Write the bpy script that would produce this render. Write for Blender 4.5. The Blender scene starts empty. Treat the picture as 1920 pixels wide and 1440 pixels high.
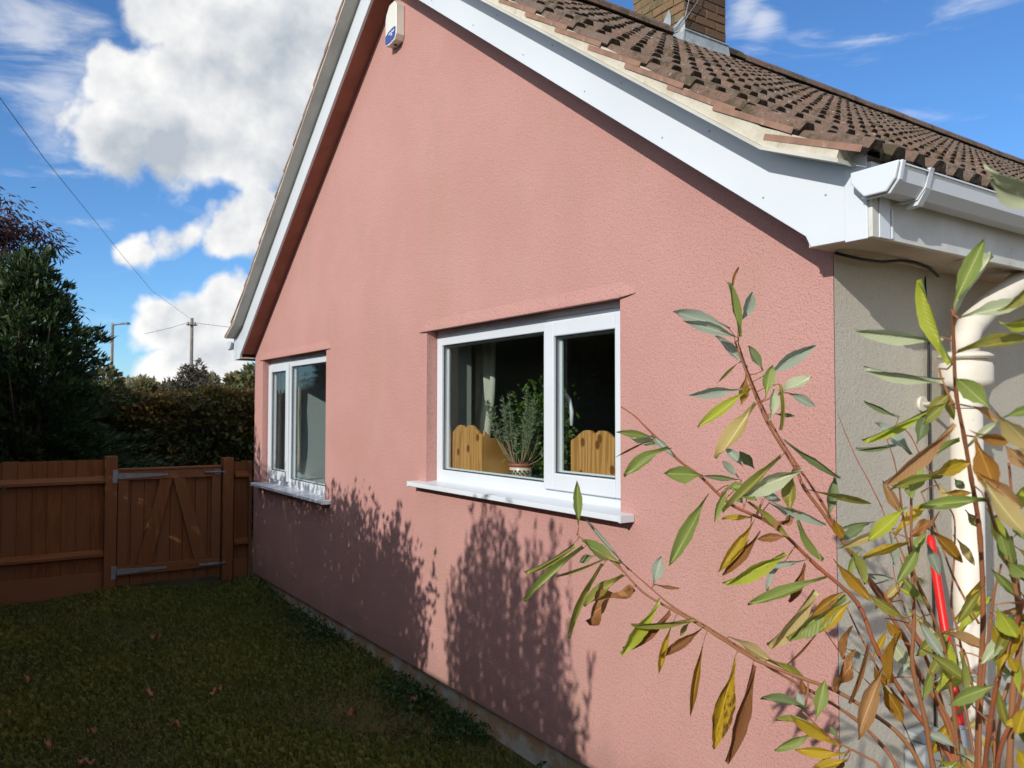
import bpy, bmesh, math, random
import numpy as np
from mathutils import Vector, Matrix
random.seed(11); rng = np.random.default_rng(7)
SC = bpy.context.scene
COL = SC.collection
PI = math.pi

# ------------------------------------------------------------------ camera
cam = bpy.data.cameras.new('camera')
cam.lens = 27.98; cam.sensor_width = 36.0; cam.clip_start = .02; cam.clip_end = 2000
cam.dof.use_dof = True; cam.dof.focus_distance = 2.6; cam.dof.aperture_fstop = 9.0
cam_o = bpy.data.objects.new('camera', cam); COL.objects.link(cam_o)
_y, _p, _r = math.radians(34.02), math.radians(1.987), math.radians(.10)
_d = Vector((-math.cos(_y)*math.cos(_p), math.sin(_y)*math.cos(_p), math.sin(_p)))
_rt = _d.cross(Vector((0, 0, 1))).normalized(); _up = _rt.cross(_d)
_r2 = _rt*math.cos(_r) + _up*math.sin(_r); _u2 = -_rt*math.sin(_r) + _up*math.cos(_r)
cam_o.matrix_world = Matrix(((_r2.x, _u2.x, -_d.x, 8.045), (_r2.y, _u2.y, -_d.y, -2.3245), (_r2.z, _u2.z, -_d.z, 1.6), (0, 0, 0, 1)))
SC.camera = cam_o

# ------------------------------------------------------------------ node helpers
def nd(t, kind, **kw):
    n = t.nodes.new(kind)
    for k, v in kw.items(): setattr(n, k, v)
    return n
def setin(t, n, i, v):
    if isinstance(v, bpy.types.NodeSocket): t.links.new(v, n.inputs[i])
    else: n.inputs[i].default_value = v
def mth(t, op, a, b=None, c=None, clamp=False):
    n = nd(t, 'ShaderNodeMath', operation=op, use_clamp=clamp)
    setin(t, n, 0, a)
    if b is not None: setin(t, n, 1, b)
    if c is not None: setin(t, n, 2, c)
    return n.outputs[0]
def vmt(t, op, a, b=None):
    n = nd(t, 'ShaderNodeVectorMath', operation=op)
    setin(t, n, 0, a)
    if b is not None: setin(t, n, 1, b)
    return n
def noise(t, vec, scale, detail=4, rough=.55, dist=0.0):
    n = nd(t, 'ShaderNodeTexNoise')
    if vec is not None: t.links.new(vec, n.inputs['Vector'])
    n.inputs['Scale'].default_value = scale; n.inputs['Detail'].default_value = detail
    n.inputs['Roughness'].default_value = rough; n.inputs['Distortion'].default_value = dist
    return n.outputs[0]
def sstep(t, v, a, b, lo=0.0, hi=1.0):
    n = nd(t, 'ShaderNodeMapRange', interpolation_type='SMOOTHSTEP')
    setin(t, n, 0, v); n.inputs[1].default_value = a; n.inputs[2].default_value = b
    n.inputs[3].default_value = lo; n.inputs[4].default_value = hi
    return n.outputs[0]
def mixc(t, f, a, b, mode='MIX'):
    n = nd(t, 'ShaderNodeMix', data_type='RGBA', blend_type=mode)
    setin(t, n, 0, f)
    for i, v in ((6, a), (7, b)):
        if isinstance(v, bpy.types.NodeSocket): t.links.new(v, n.inputs[i])
        else: n.inputs[i].default_value = (*v[:3], 1)
    return n.outputs[2]
def scalev(t, vec, s):
    n = nd(t, 'ShaderNodeMapping'); t.links.new(vec, n.inputs[0]); n.inputs['Scale'].default_value = s
    return n.outputs[0]

# ------------------------------------------------------------------ world: sky with clouds
SUN = Vector((.40, -1.0, .5)).normalized()
W = bpy.data.worlds.new('World'); SC.world = W; W.use_nodes = True
t = W.node_tree; t.nodes.clear()
sky = nd(t, 'ShaderNodeTexSky', sky_type='NISHITA', sun_disc=False)
sky.sun_elevation = math.asin(SUN.z); sky.sun_rotation = math.atan2(SUN.x, SUN.y)
sky.altitude = 50; sky.air_density = 1.0; sky.dust_density = .1; sky.ozone_density = 4.0
tc = nd(t, 'ShaderNodeTexCoord'); dirv = tc.outputs['Generated']
bsky = nd(t, 'ShaderNodeBackground'); t.links.new(mixc(t, 1.0, sky.outputs[0], (.62, .88, 1.12), 'MULTIPLY'), bsky.inputs[0]); bsky.inputs[1].default_value = 0.095
CLOUDS = [(-0.9253, 0.134, 0.3547, 0.0385), (-0.9272, 0.1611, 0.3382, 0.0616), (-0.9095, 0.207, 0.3606, 0.0732), (-0.8849, 0.2641, 0.3837, 0.0732), (-0.8682, 0.3201, 0.3791, 0.0848), (-0.9492, 0.1228, 0.2899, 0.0524), (-0.9408, 0.181, 0.2866, 0.0655), (-0.9235, 0.2464, 0.294, 0.0809), (-0.9012, 0.3074, 0.3055, 0.0925), (-0.8933, 0.1537, 0.4225, 0.0424), (-0.8833, 0.2055, 0.4214, 0.0578), (-0.8555, 0.2721, 0.4406, 0.0771), (-0.8357, 0.3322, 0.4373, 0.0655), (-0.9712, 0.152, 0.1833, 0.0308), (-0.9628, 0.1868, 0.1951, 0.037), (-0.955, 0.226, 0.1923, 0.0385), (-0.9429, 0.2652, 0.2012, 0.0462), (-0.9277, 0.3045, 0.2161, 0.0539), (-0.9795, 0.1685, 0.11, 0.0324), (-0.9737, 0.2019, 0.1055, 0.0416), (-0.9635, 0.2412, 0.1166, 0.0447), (-0.9792, 0.192, 0.0652, 0.037), (-0.9678, 0.2429, 0.0666, 0.0478), (-0.9556, 0.2764, 0.1023, 0.0447)]
f1 = noise(t, dirv, 7.0, 8, .56)
f1b = noise(t, vmt(t, 'ADD', dirv, (.012, -.03, .035)).outputs[0], 7.0, 8, .56)
f2 = noise(t, dirv, 2.6, 3, .5)
wv = vmt(t, 'ADD', dirv, None)
wn = nd(t, 'ShaderNodeTexNoise'); t.links.new(dirv, wn.inputs['Vector']); wn.inputs['Scale'].default_value = 5; wn.inputs['Detail'].default_value = 5
wo = vmt(t, 'SUBTRACT', wn.outputs['Color'], (.5, .5, .5)); wsc = vmt(t, 'SCALE', wo.outputs[0]); wsc.inputs['Scale'].default_value = .15
t.links.new(wsc.outputs[0], wv.inputs[1])
dens = None
for (cx, cy, cz, r) in CLOUDS:
    dn = vmt(t, 'DISTANCE', wv.outputs[0], (cx, cy, cz)).outputs['Value']
    b = mth(t, 'MULTIPLY_ADD', dn, -1.0/r, 1.0)
    dens = b if dens is None else mth(t, 'SMOOTH_MAX', dens, b, .08)
sep = nd(t, 'ShaderNodeSeparateXYZ'); t.links.new(dirv, sep.inputs[0])
# the same kind of cumulus over the rest of the sky
gen = mth(t, 'MULTIPLY_ADD', f2, 3.2, -1.40)
front = sstep(t, mth(t, 'ADD', mth(t, 'MULTIPLY', sep.outputs[0], -.83), mth(t, 'MULTIPLY', sep.outputs[1], .56)), .45, .75, 1, 0)
gen = mth(t, 'MULTIPLY_ADD', front, mth(t, 'ADD', gen, 2.0), -2.0)
dens = mth(t, 'MAXIMUM', dens, gen)
dd = mth(t, 'MULTIPLY_ADD', mth(t, 'SUBTRACT', f1, .5), 2.3, dens)
alpha = sstep(t, dd, -.02, .36)
# thin high streaks
cs = noise(t, scalev(t, dirv, (2.2, 2.2, 9.0)), 2.6, 6, .6, .6)
wisp = None
for (cx, cy, cz, r) in [(-0.9238, 0.0402, 0.3809, 0.1045), (-0.9253, 0.093, 0.3676, 0.0958), (-0.9372, 0.0653, 0.3426, 0.0697), (-0.949, 0.062, 0.3092, 0.061), (-0.9347, 0.1253, 0.3327, 0.0523), (-0.5702, 0.6915, 0.4435, 0.0366), (-0.5594, 0.7091, 0.4291, 0.0314)]:      # hazy streaks left of the cumulus and over the roof
    dn = vmt(t, 'DISTANCE', dirv, (cx, cy, cz)).outputs['Value']
    w_ = mth(t, 'MULTIPLY_ADD', dn, -1.0/r, 1.0, True)
    wisp = w_ if wisp is None else mth(t, 'MAXIMUM', wisp, w_)
cir = mth(t, 'MULTIPLY', sstep(t, mth(t, 'MULTIPLY_ADD', wisp, .30, cs), .56, .86), .55)
alpha = mth(t, 'MAXIMUM', alpha, cir)
lit = mth(t, 'MULTIPLY_ADD', mth(t, 'SUBTRACT', f1, f1b), 3.4, .63)
lit = mth(t, 'ADD', lit, mth(t, 'MULTIPLY', mth(t, 'SUBTRACT', .55, dd), .42))
base_ = None
for (cx, cy, cz, r) in [(-0.8936, 0.1697, 0.4156, 0.0616), (-0.8771, 0.2322, 0.4204, 0.0693), (-0.8493, 0.2879, 0.4425, 0.0848), (-0.8335, 0.3313, 0.4422, 0.0616), (-0.949, 0.1662, 0.268, 0.0693), (-0.9407, 0.2216, 0.257, 0.0693), (-0.9276, 0.2916, 0.2334, 0.0693), (-0.8992, 0.3327, 0.2842, 0.0462), (-0.9533, 0.25, 0.1696, 0.0462), (-0.9284, 0.318, 0.1922, 0.0462), (-0.9685, 0.2306, 0.0944, 0.0462)]:      # flat grey undersides
    dn = vmt(t, 'DISTANCE', wv.outputs[0], (cx, cy, cz)).outputs['Value']
    g_ = mth(t, 'MULTIPLY_ADD', dn, -1.0/r, 1.0, True)
    base_ = g_ if base_ is None else mth(t, 'MAXIMUM', base_, g_)
lit = mth(t, 'SUBTRACT', lit, mth(t, 'MULTIPLY', mth(t, 'POWER', base_, .7), .30))
lit = mth(t, 'ADD', lit, mth(t, 'MULTIPLY', mth(t, 'SUBTRACT', f2, .5), .5), None, True)
ccol = mixc(t, lit, (.50, .555, .62), (1.04, 1.03, 1.015))
bcl = nd(t, 'ShaderNodeBackground'); t.links.new(ccol, bcl.inputs[0]); bcl.inputs[1].default_value = 0.68
mx = nd(t, 'ShaderNodeMixShader'); t.links.new(alpha, mx.inputs[0]); t.links.new(bsky.outputs[0], mx.inputs[1]); t.links.new(bcl.outputs[0], mx.inputs[2])
wout = nd(t, 'ShaderNodeOutputWorld'); t.links.new(mx.outputs[0], wout.inputs[0])

sl = bpy.data.lights.new('sun', 'SUN'); sl.energy = 2.7; sl.angle = math.radians(.53); sl.color = (1, .965, .90)
so = bpy.data.objects.new('sun', sl); COL.objects.link(so); so.rotation_euler = SUN.to_track_quat('Z', 'Y').to_euler(); so.location = (0, 0, 20)
SC.view_settings.view_transform = 'Standard'; SC.view_settings.look = 'None'
SC.view_settings.exposure = 0.55; SC.view_settings.gamma = 1; SC.view_settings.use_curve_mapping = False

# ------------------------------------------------------------------ materials
def material(name, base, rough=.6, var=None, vscale=6, var2=None, v2scale=30, v2lo=.55, v2hi=.7, bump=0, bscale=80, bdist=.01, spec=.4,
             stretch=None, shade=None, objrand=None, transl=0, bdetail=4, coat=0, metallic=0, mottle=.0):
    m = bpy.data.materials.new(name); m.use_nodes = True
    t = m.node_tree; t.nodes.clear()
    out = nd(t, 'ShaderNodeOutputMaterial'); p = nd(t, 'ShaderNodeBsdfPrincipled')
    tc = nd(t, 'ShaderNodeTexCoord'); vec = tc.outputs['Object']
    if stretch: vec = scalev(t, vec, stretch)
    col = None
    if objrand or True:
        pass
    c = nd(t, 'ShaderNodeRGB'); c.outputs[0].default_value = (*base, 1); col = c.outputs[0]
    if var: col = mixc(t, sstep(t, noise(t, vec, vscale, 5, .6), .35, .65), col, var)
    if var2: col = mixc(t, sstep(t, noise(t, vec, v2scale, 5, .6), v2lo, v2hi), col, var2)
    if shade:
        a = nd(t, 'ShaderNodeAttribute', attribute_name='shade')
        col = mixc(t, a.outputs['Fac'], col, shade)
    if objrand:
        oi = nd(t, 'ShaderNodeObjectInfo')
        col = mixc(t, oi.outputs['Random'], col, objrand)
    if mottle:
        col = mixc(t, mottle, col, mixc(t, noise(t, vec, vscale*7, 4, .7), (.25, .25, .25), (1.75, 1.75, 1.75)), 'MULTIPLY')
    t.links.new(col, p.inputs['Base Color'])
    p.inputs['Roughness'].default_value = rough; p.inputs['Specular IOR Level'].default_value = spec
    p.inputs['Metallic'].default_value = metallic; p.inputs['Coat Weight'].default_value = coat
    if bump:
        b = nd(t, 'ShaderNodeBump'); b.inputs['Strength'].default_value = bump; b.inputs['Distance'].default_value = bdist
        t.links.new(noise(t, vec, bscale, bdetail, .6), b.inputs['Height']); t.links.new(b.outputs[0], p.inputs['Normal'])
    sh = p.outputs[0]
    if transl:
        tr = nd(t, 'ShaderNodeBsdfTranslucent'); t.links.new(col, tr.inputs[0])
        ms = nd(t, 'ShaderNodeMixShader'); ms.inputs[0].default_value = transl
        t.links.new(sh, ms.inputs[1]); t.links.new(tr.outputs[0], ms.inputs[2]); sh = ms.outputs[0]
    t.links.new(sh, out.inputs[0])
    return m

def render_material(name, a, b, stain, grain, bumpk=.85, pitk=.62):
    """rough textured masonry coating: fine grain relief, sparse pin holes, faint weather stains"""
    m = bpy.data.materials.new(name); m.use_nodes = True
    t = m.node_tree; t.nodes.clear()
    out = nd(t, 'ShaderNodeOutputMaterial'); p = nd(t, 'ShaderNodeBsdfPrincipled')
    vec = nd(t, 'ShaderNodeTexCoord').outputs['Object']
    col = mixc(t, sstep(t, noise(t, vec, 1.3, 5, .6), .3, .7), a, b)
    st = noise(t, scalev(t, vec, (1.3, 1.3, .35)), 1.7, 5, .6)
    col = mixc(t, mth(t, 'MULTIPLY', sstep(t, st, .52, .72), .55), col, stain)
    zz = nd(t, 'ShaderNodeSeparateXYZ'); t.links.new(vec, zz.inputs[0])
    spl = mth(t, 'MULTIPLY', sstep(t, mth(t, 'MULTIPLY_ADD', noise(t, vec, 5, 5, .7), .45, mth(t, 'MULTIPLY', zz.outputs[2], -1.0)), -.05, .25), .45)
    col = mixc(t, spl, col, tuple(x*.62 for x in stain))
    # pits in the coating are darker
    n1 = noise(t, vec, grain, 3, .65); n2 = noise(t, vec, grain*.42, 3, .6)
    pit = sstep(t, n1, .34, .47, 1, 0)
    col = mixc(t, mth(t, 'MULTIPLY', pit, pitk), col, tuple(x*.42 for x in a))
    hgt = mth(t, 'ADD', mth(t, 'MULTIPLY', n1, .65), mth(t, 'MULTIPLY', n2, .6))
    b_ = nd(t, 'ShaderNodeBump'); b_.inputs['Strength'].default_value = bumpk; b_.inputs['Distance'].default_value = .007
    t.links.new(hgt, b_.inputs['Height']); t.links.new(b_.outputs[0], p.inputs['Normal'])
    t.links.new(col, p.inputs['Base Color']); p.inputs['Roughness'].default_value = .85; p.inputs['Specular IOR Level'].default_value = .25
    t.links.new(p.outputs[0], out.inputs[0])
    return m

def glass_material(name):
    m = bpy.data.materials.new(name); m.use_nodes = True
    t = m.node_tree; t.nodes.clear()
    out = nd(t, 'ShaderNodeOutputMaterial')
    lw = nd(t, 'ShaderNodeLayerWeight'); lw.inputs[0].default_value = .5
    fr = mth(t, 'MULTIPLY_ADD', mth(t, 'POWER', lw.outputs['Facing'], 5.0), .9, .045)
    tr = nd(t, 'ShaderNodeBsdfTransparent'); tr.inputs[0].default_value = (.93, .96, .95, 1)
    gl = nd(t, 'ShaderNodeBsdfGlossy'); gl.inputs['Roughness'].default_value = .012
    ms = nd(t, 'ShaderNodeMixShader'); t.links.new(fr, ms.inputs[0]); t.links.new(tr.outputs[0], ms.inputs[1]); t.links.new(gl.outputs[0], ms.inputs[2])
    t.links.new(ms.outputs[0], out.inputs[0])
    return m

def tile_material(name):
    m = bpy.data.materials.new(name); m.use_nodes = True
    t = m.node_tree; t.nodes.clear()
    out = nd(t, 'ShaderNodeOutputMaterial'); p = nd(t, 'ShaderNodeBsdfPrincipled')
    geo = nd(t, 'ShaderNodeNewGeometry').outputs['Position']
    oi = nd(t, 'ShaderNodeObjectInfo').outputs['Random']
    col = mixc(t, noise(t, geo, 3.0, 5, .65), (.085, .060, .047), (.205, .160, .132))
    col = mixc(t, mth(t, 'MULTIPLY', oi, .5), col, (.20, .11, .075))
    col = mixc(t, sstep(t, noise(t, geo, 28, 5, .7), .55, .72), col, (.06, .046, .034))
    col = mixc(t, .75, col, mixc(t, noise(t, geo, 120, 3, .75), (.2, .2, .2), (1.8, 1.75, 1.7)), 'MULTIPLY')
    col = mixc(t, sstep(t, noise(t, geo, 45, 4, .7), .60, .70), col, (.36, .32, .27))
    col = mixc(t, mth(t, 'MULTIPLY', sstep(t, noise(t, geo, 6.5, 6, .78), .50, .62), .72), col, (.050, .047, .022))
    t.links.new(col, p.inputs['Base Color']); p.inputs['Roughness'].default_value = .9; p.inputs['Specular IOR Level'].default_value = .2
    b = nd(t, 'ShaderNodeBump'); b.inputs['Strength'].default_value = .6; b.inputs['Distance'].default_value = .006
    t.links.new(noise(t, geo, 70, 5, .7), b.inputs['Height']); t.links.new(b.outputs[0], p.inputs['Normal'])
    t.links.new(p.outputs[0], out.inputs[0])
    return m

def leaf_material(name, base, var, spot=None, spotamt=.0, transl=.42, rough=.45, vein=(1.75, 1.6, 1.5)):
    m = bpy.data.materials.new(name); m.use_nodes = True
    t = m.node_tree; t.nodes.clear()
    out = nd(t, 'ShaderNodeOutputMaterial'); p = nd(t, 'ShaderNodeBsdfPrincipled')
    vec = nd(t, 'ShaderNodeTexCoord').outputs['Object']
    oi = nd(t, 'ShaderNodeObjectInfo').outputs['Random']
    off = vmt(t, 'ADD', vec, None); cmb = nd(t, 'ShaderNodeCombineXYZ'); t.links.new(mth(t, 'MULTIPLY', oi, 37.0), cmb.inputs[0]); t.links.new(cmb.outputs[0], off.inputs[1])
    v = off.outputs[0]
    c = mixc(t, oi, base, var)
    c = mixc(t, mth(t, 'MULTIPLY', sstep(t, noise(t, v, 2.2, 4, .6), .4, .7), .6), c, var)
    if spot:
        c = mixc(t, sstep(t, noise(t, v, 3.2, 6, .72), .62-spotamt, .70-spotamt), c, spot)
    sp = nd(t, 'ShaderNodeSeparateXYZ'); t.links.new(vec, sp.inputs[0])
    ax = mth(t, 'ABSOLUTE', sp.outputs[0])
    mid = sstep(t, ax, .012, .035, 1, 0)
    wv = nd(t, 'ShaderNodeTexWave', bands_direction='Y', wave_profile='SIN')
    vv = nd(t, 'ShaderNodeCombineXYZ'); t.links.new(mth(t, 'SUBTRACT', sp.outputs[1], mth(t, 'MULTIPLY', ax, .45)), vv.inputs[1])
    t.links.new(vv.outputs[0], wv.inputs['Vector']); wv.inputs['Scale'].default_value = 5.0
    lines = mth(t, 'MULTIPLY', sstep(t, wv.outputs['Fac'], .80, 1.0), .07)
    c = mixc(t, mth(t, 'MAXIMUM', mth(t, 'MULTIPLY', mid, .75), lines), c, tuple(min(.8, x*y+.03) for x, y in zip(base, vein)))
    t.links.new(c, p.inputs['Base Color']); p.inputs['Roughness'].default_value = rough; p.inputs['Specular IOR Level'].default_value = .35
    b = nd(t, 'ShaderNodeBump'); b.inputs['Strength'].default_value = .16; b.inputs['Distance'].default_value = .003
    t.links.new(mth(t, 'ADD', wv.outputs['Fac'], noise(t, v, 9, 3, .6)), b.inputs['Height']); t.links.new(b.outputs[0], p.inputs['Normal'])
    tr = nd(t, 'ShaderNodeBsdfTranslucent'); t.links.new(c, tr.inputs[0])
    ms = nd(t, 'ShaderNodeMixShader'); ms.inputs[0].default_value = transl
    t.links.new(p.outputs[0], ms.inputs[1]); t.links.new(tr.outputs[0], ms.inputs[2]); t.links.new(ms.outputs[0], out.inputs[0])
    return m

M = {}
M['pink'] = render_material('pink_render', (.545, .292, .258), (.505, .262, .228), (.450, .272, .205), 150)
M['grey_render'] = render_material('grey_render', (.56, .515, .425), (.52, .475, .39), (.43, .375, .30), 150, .5, .3)
M['pvc'] = material('white_pvc', (.66, .70, .735), .3, var=(.625, .665, .70), vscale=1.5, spec=.5)
M['pvc_old'] = material('weathered_pvc', (.66, .66, .63), .45, var=(.55, .54, .49), vscale=4, var2=(.35, .33, .28), v2scale=9, v2lo=.62, v2hi=.8)
M['cream'] = material('cream_pipe_paint', (.74, .69, .60), .5, var=(.66, .60, .50), vscale=5, var2=(.30, .25, .19), v2scale=26, v2lo=.68, v2hi=.74, bump=.2, bscale=60, bdist=.003)
M['mortar'] = material('verge_mortar', (.60, .555, .45), .9, var=(.50, .45, .35), vscale=7, var2=(.32, .28, .22), v2scale=16, v2lo=.62, v2hi=.76, bump=.5, bscale=90, bdist=.005, spec=.15)
M['undercloak'] = material('undercloak_board', (.60, .585, .53), .85, var=(.48, .47, .43), vscale=3, spec=.2)
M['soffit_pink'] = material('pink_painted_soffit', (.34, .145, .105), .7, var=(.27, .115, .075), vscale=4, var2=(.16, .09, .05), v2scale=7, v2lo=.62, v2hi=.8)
M['soffit'] = material('eaves_soffit', (.58, .50, .40), .7, var=(.44, .35, .26), vscale=5, var2=(.2, .15, .11), v2scale=12, v2lo=.6, v2hi=.75)
M['plinth'] = material('plinth_cement', (.40, .32, .22), .9, var=(.46, .28, .15), vscale=1.8, var2=(.48, .46, .40), v2scale=3.5, v2lo=.5, v2hi=.6, bump=.7, bscale=30, bdist=.01, spec=.15)
M['tile'] = tile_material('roof_tile_clay')
M['tile_tail'] = material('shaded_mossy_tile_end', (.035, .028, .02), .95, var=(.07, .055, .04), vscale=20, var2=(.05, .055, .015), v2scale=12, v2lo=.55, v2hi=.65, bump=.8, bscale=60, bdist=.008, spec=.1)  # moss on the tile ends, darkened further to carry their shade
M['tile_edge'] = material('tile_clay_edge', (.33, .19, .14), .85, var=(.24, .14, .10), vscale=8, var2=(.50, .42, .34), v2scale=14, v2lo=.58, v2hi=.7, bump=.5, bscale=50, bdist=.004, spec=.15)
M['deck'] = material('roof_felt', (.03, .027, .025), .9)
M['brick'] = material('chimney_brick', (.21, .16, .085), .9, var=(.13, .105, .06), vscale=9, mottle=.6, var2=(.10, .09, .045), v2scale=20, v2lo=.55, v2hi=.7, objrand=(.23, .14, .075), bump=.8, bscale=70, bdist=.006, spec=.15)
M['brick_dark'] = material('shaded_brick', (.10, .064, .042), .9, mottle=.6, var=(.09, .06, .04), vscale=9, var2=(.35, .32, .27), v2scale=30, v2lo=.66, v2hi=.72, objrand=(.17, .10, .06), bump=.8, bscale=70, bdist=.006, spec=.15)  # copy of the brick for the side face, shade painted into its colour
M['joint'] = material('brick_joint', (.17, .15, .115), .95, var=(.11, .10, .08), vscale=20, bump=.5, bscale=90)
M['lead'] = material('lead_flashing', (.36, .40, .43), .5, var=(.26, .30, .31), vscale=8, var2=(.5, .54, .56), v2scale=14, v2lo=.55, v2hi=.7, bump=.3, bscale=18, bdist=.01, spec=.5)
M['black'] = material('black_cable', (.018, .018, .018), .5)
M['glass'] = glass_material('window_glass')
M['gasket'] = material('dark_gasket', (.03, .035, .04), .6)
M['fence'] = material('brown_stained_timber', (.24, .088, .032), .75, var=(.17, .058, .02), vscale=5, var2=(.09, .035, .015), v2scale=9, v2lo=.6, v2hi=.75, stretch=(6, 6, .7), objrand=(.20, .088, .04), bump=.4, bscale=30, bdist=.004, spec=.2)
M['fence_rail'] = material('brown_stained_rail', (.26, .10, .038), .75, var=(.17, .062, .022), vscale=5, stretch=(6, .7, 6), objrand=(.22, .095, .045), bump=.4, bscale=30, bdist=.004, spec=.2)
M['galv'] = material('galvanised_steel', (.27, .29, .31), .5, metallic=.4, var=(.20, .22, .24), vscale=20)
M['grey_timber'] = material('old_grey_pole', (.21, .185, .16), .9, var=(.14, .125, .11), vscale=3, bump=.3)
M['brown_pole'] = material('brown_pole', (.24, .17, .12), .85, var=(.18, .13, .1), vscale=3)
def pine_material(name):
    m = bpy.data.materials.new(name); m.use_nodes = True
    t = m.node_tree; t.nodes.clear()
    out = nd(t, 'ShaderNodeOutputMaterial'); p = nd(t, 'ShaderNodeBsdfPrincipled')
    vec = nd(t, 'ShaderNodeTexCoord').outputs['Object']
    kv = nd(t, 'ShaderNodeTexVoronoi'); kv.voronoi_dimensions = '2D'
    s_ = nd(t, 'ShaderNodeSeparateXYZ'); t.links.new(vec, s_.inputs[0]); k_ = nd(t, 'ShaderNodeCombineXYZ')
    t.links.new(mth(t, 'MULTIPLY', s_.outputs[0], 8.0), k_.inputs[0]); t.links.new(mth(t, 'MULTIPLY', s_.outputs[2], 6.0), k_.inputs[1])
    t.links.new(k_.outputs[0], kv.inputs['Vector']); kv.inputs['Scale'].default_value = 1.0
    kd = kv.outputs['Distance']
    wv = nd(t, 'ShaderNodeTexWave', bands_direction='X'); t.links.new(scalev(t, vec, (1, .05, .10)), wv.inputs['Vector'])
    wv.inputs['Scale'].default_value = 9; wv.inputs['Distortion'].default_value = 14; wv.inputs['Detail'].default_value = 3; wv.inputs['Detail Scale'].default_value = 1.4
    c = mixc(t, sstep(t, wv.outputs['Fac'], .25, 1.0), (.57, .31, .105), (.38, .175, .045))
    c = mixc(t, mth(t, 'MULTIPLY', noise(t, scalev(t, vec, (60, 60, 4)), 1.0, 3, .6), .35), c, (.34, .15, .04))
    c = mixc(t, sstep(t, kd, .10, .17, 1, 0), c, (.17, .065, .018))
    t.links.new(c, p.inputs['Base Color']); p.inputs['Roughness'].default_value = .38; p.inputs['Coat Weight'].default_value = .2
    t.links.new(p.outputs[0], out.inputs[0]); return m
M['pine'] = pine_material('varnished_pine')
M['curtain'] = material('cream_curtain', (.72, .72, .62), .85, transl=.3, var=(.66, .66, .56), vscale=8)
M['net'] = material('pale_blind', (.60, .66, .64), .85, var=(.52, .58, .57), vscale=2)
M['beige_curtain'] = material('beige_curtain', (.52, .47, .35), .85, transl=.25)
M['room'] = material('room_paint', (.34, .37, .33), .85)
M['pale_wall'] = material('pale_room_wall', (.60, .66, .66), .8)
M['room_dark'] = material('room_far_dimness', (.055, .055, .05), .9)  # ceiling and back wall: dimness of the unlit room put into the colour
M['floor'] = material('room_floor', (.09, .06, .04), .7)
M['pot'] = material('glazed_cream_pot', (.66, .62, .50), .3, spec=.5)
M['terracotta'] = material('terracotta_rim', (.36, .10, .055), .5)
M['deco_red'] = material('painted_red', (.28, .06, .05), .5)
M['deco_green'] = material('painted_green', (.10, .14, .06), .5)
M['wicker'] = material('wicker', (.42, .29, .12), .7, var=(.25, .15, .05), vscale=40)
M['box_white'] = material('alarm_plastic', (.74, .73, .66), .35, var=(.68, .66, .58), vscale=5)
M['box_blue'] = material('alarm_blue', (.035, .075, .30), .35)
M['print'] = material('white_print', (.75, .78, .82), .5)
M['red'] = material('red_plastic', (.62, .012, .008), .35)
M['grey_tube'] = material('grey_tube', (.32, .36, .41), .35, metallic=.4)
M['grey_box'] = material('grey_plastic', (.34, .36, .36), .5, var=(.28, .3, .3), vscale=6)
M['dead_leaf'] = leaf_material('fallen_leaf', (.32, .15, .085), (.22, .10, .05), transl=.15)
M['stem'] = material('red_brown_bark', (.34, .095, .040), .5, var=(.24, .075, .036), vscale=30, var2=(.26, .15, .08), v2scale=60, v2lo=.6, v2hi=.72, objrand=(.30, .14, .06), spec=.45)
LEAFM = {
 'green': leaf_material('leaf_green', (.29, .36, .085), (.23, .29, .07), spot=(.34, .27, .08), spotamt=-.04),
 'dark': leaf_material('leaf_dark_green', (.135, .18, .07), (.17, .21, .085), transl=.25),
 'lime': leaf_material('leaf_yellow_green', (.39, .46, .05), (.46, .48, .05), spot=(.22, .27, .05), spotamt=.0),
 'grey': leaf_material('leaf_underside_grey', (.31, .37, .27), (.37, .41, .32), transl=.28, rough=.6),
 'pale': leaf_material('leaf_pale_underside', (.42, .47, .28), (.47, .50, .31), transl=.3, rough=.6),
 'olive': leaf_material('leaf_olive', (.32, .30, .06), (.26, .28, .06), spot=(.28, .20, .03), spotamt=.08),
 'yellow': leaf_material('leaf_yellow', (.58, .40, .03), (.50, .33, .03), spot=(.26, .15, .03), spotamt=.0),
 'ochre': leaf_material('leaf_ochre', (.40, .22, .022), (.30, .15, .02), spot=(.16, .07, .018), spotamt=.05),
 'spot': leaf_material('leaf_spotted_yellow', (.55, .36, .022), (.50, .30, .02), spot=(.15, .065, .015), spotamt=.12),
 'straw': leaf_material('leaf_straw', (.58, .46, .20), (.52, .39, .14), rough=.6),
 'tan': leaf_material('leaf_tan', (.50, .29, .12), (.42, .23, .09), spot=(.26, .12, .04), spotamt=.04, rough=.6),
 'brown': leaf_material('leaf_brown', (.30, .135, .045), (.24, .10, .03), spot=(.40, .22, .05), spotamt=.06, transl=.2, rough=.6),
 'dbrown': leaf_material('leaf_dark_brown', (.17, .062, .018), (.24, .10, .022), spot=(.32, .17, .02), spotamt=.0, transl=.25, rough=.6),
 'orange': leaf_material('leaf_orange', (.52, .24, .04), (.46, .22, .05), spot=(.3, .15, .03), spotamt=.02),
}
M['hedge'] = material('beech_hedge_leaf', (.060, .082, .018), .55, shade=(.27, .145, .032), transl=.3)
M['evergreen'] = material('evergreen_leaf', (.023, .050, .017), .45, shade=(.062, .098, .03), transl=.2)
M['maple'] = material('purple_maple_leaf', (.055, .022, .028), .6, shade=(.15, .058, .03), transl=.25)
M['caster'] = material('shrub_leaf', (.04, .065, .02), .6, shade=(.08, .10, .03), transl=.15)
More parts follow.
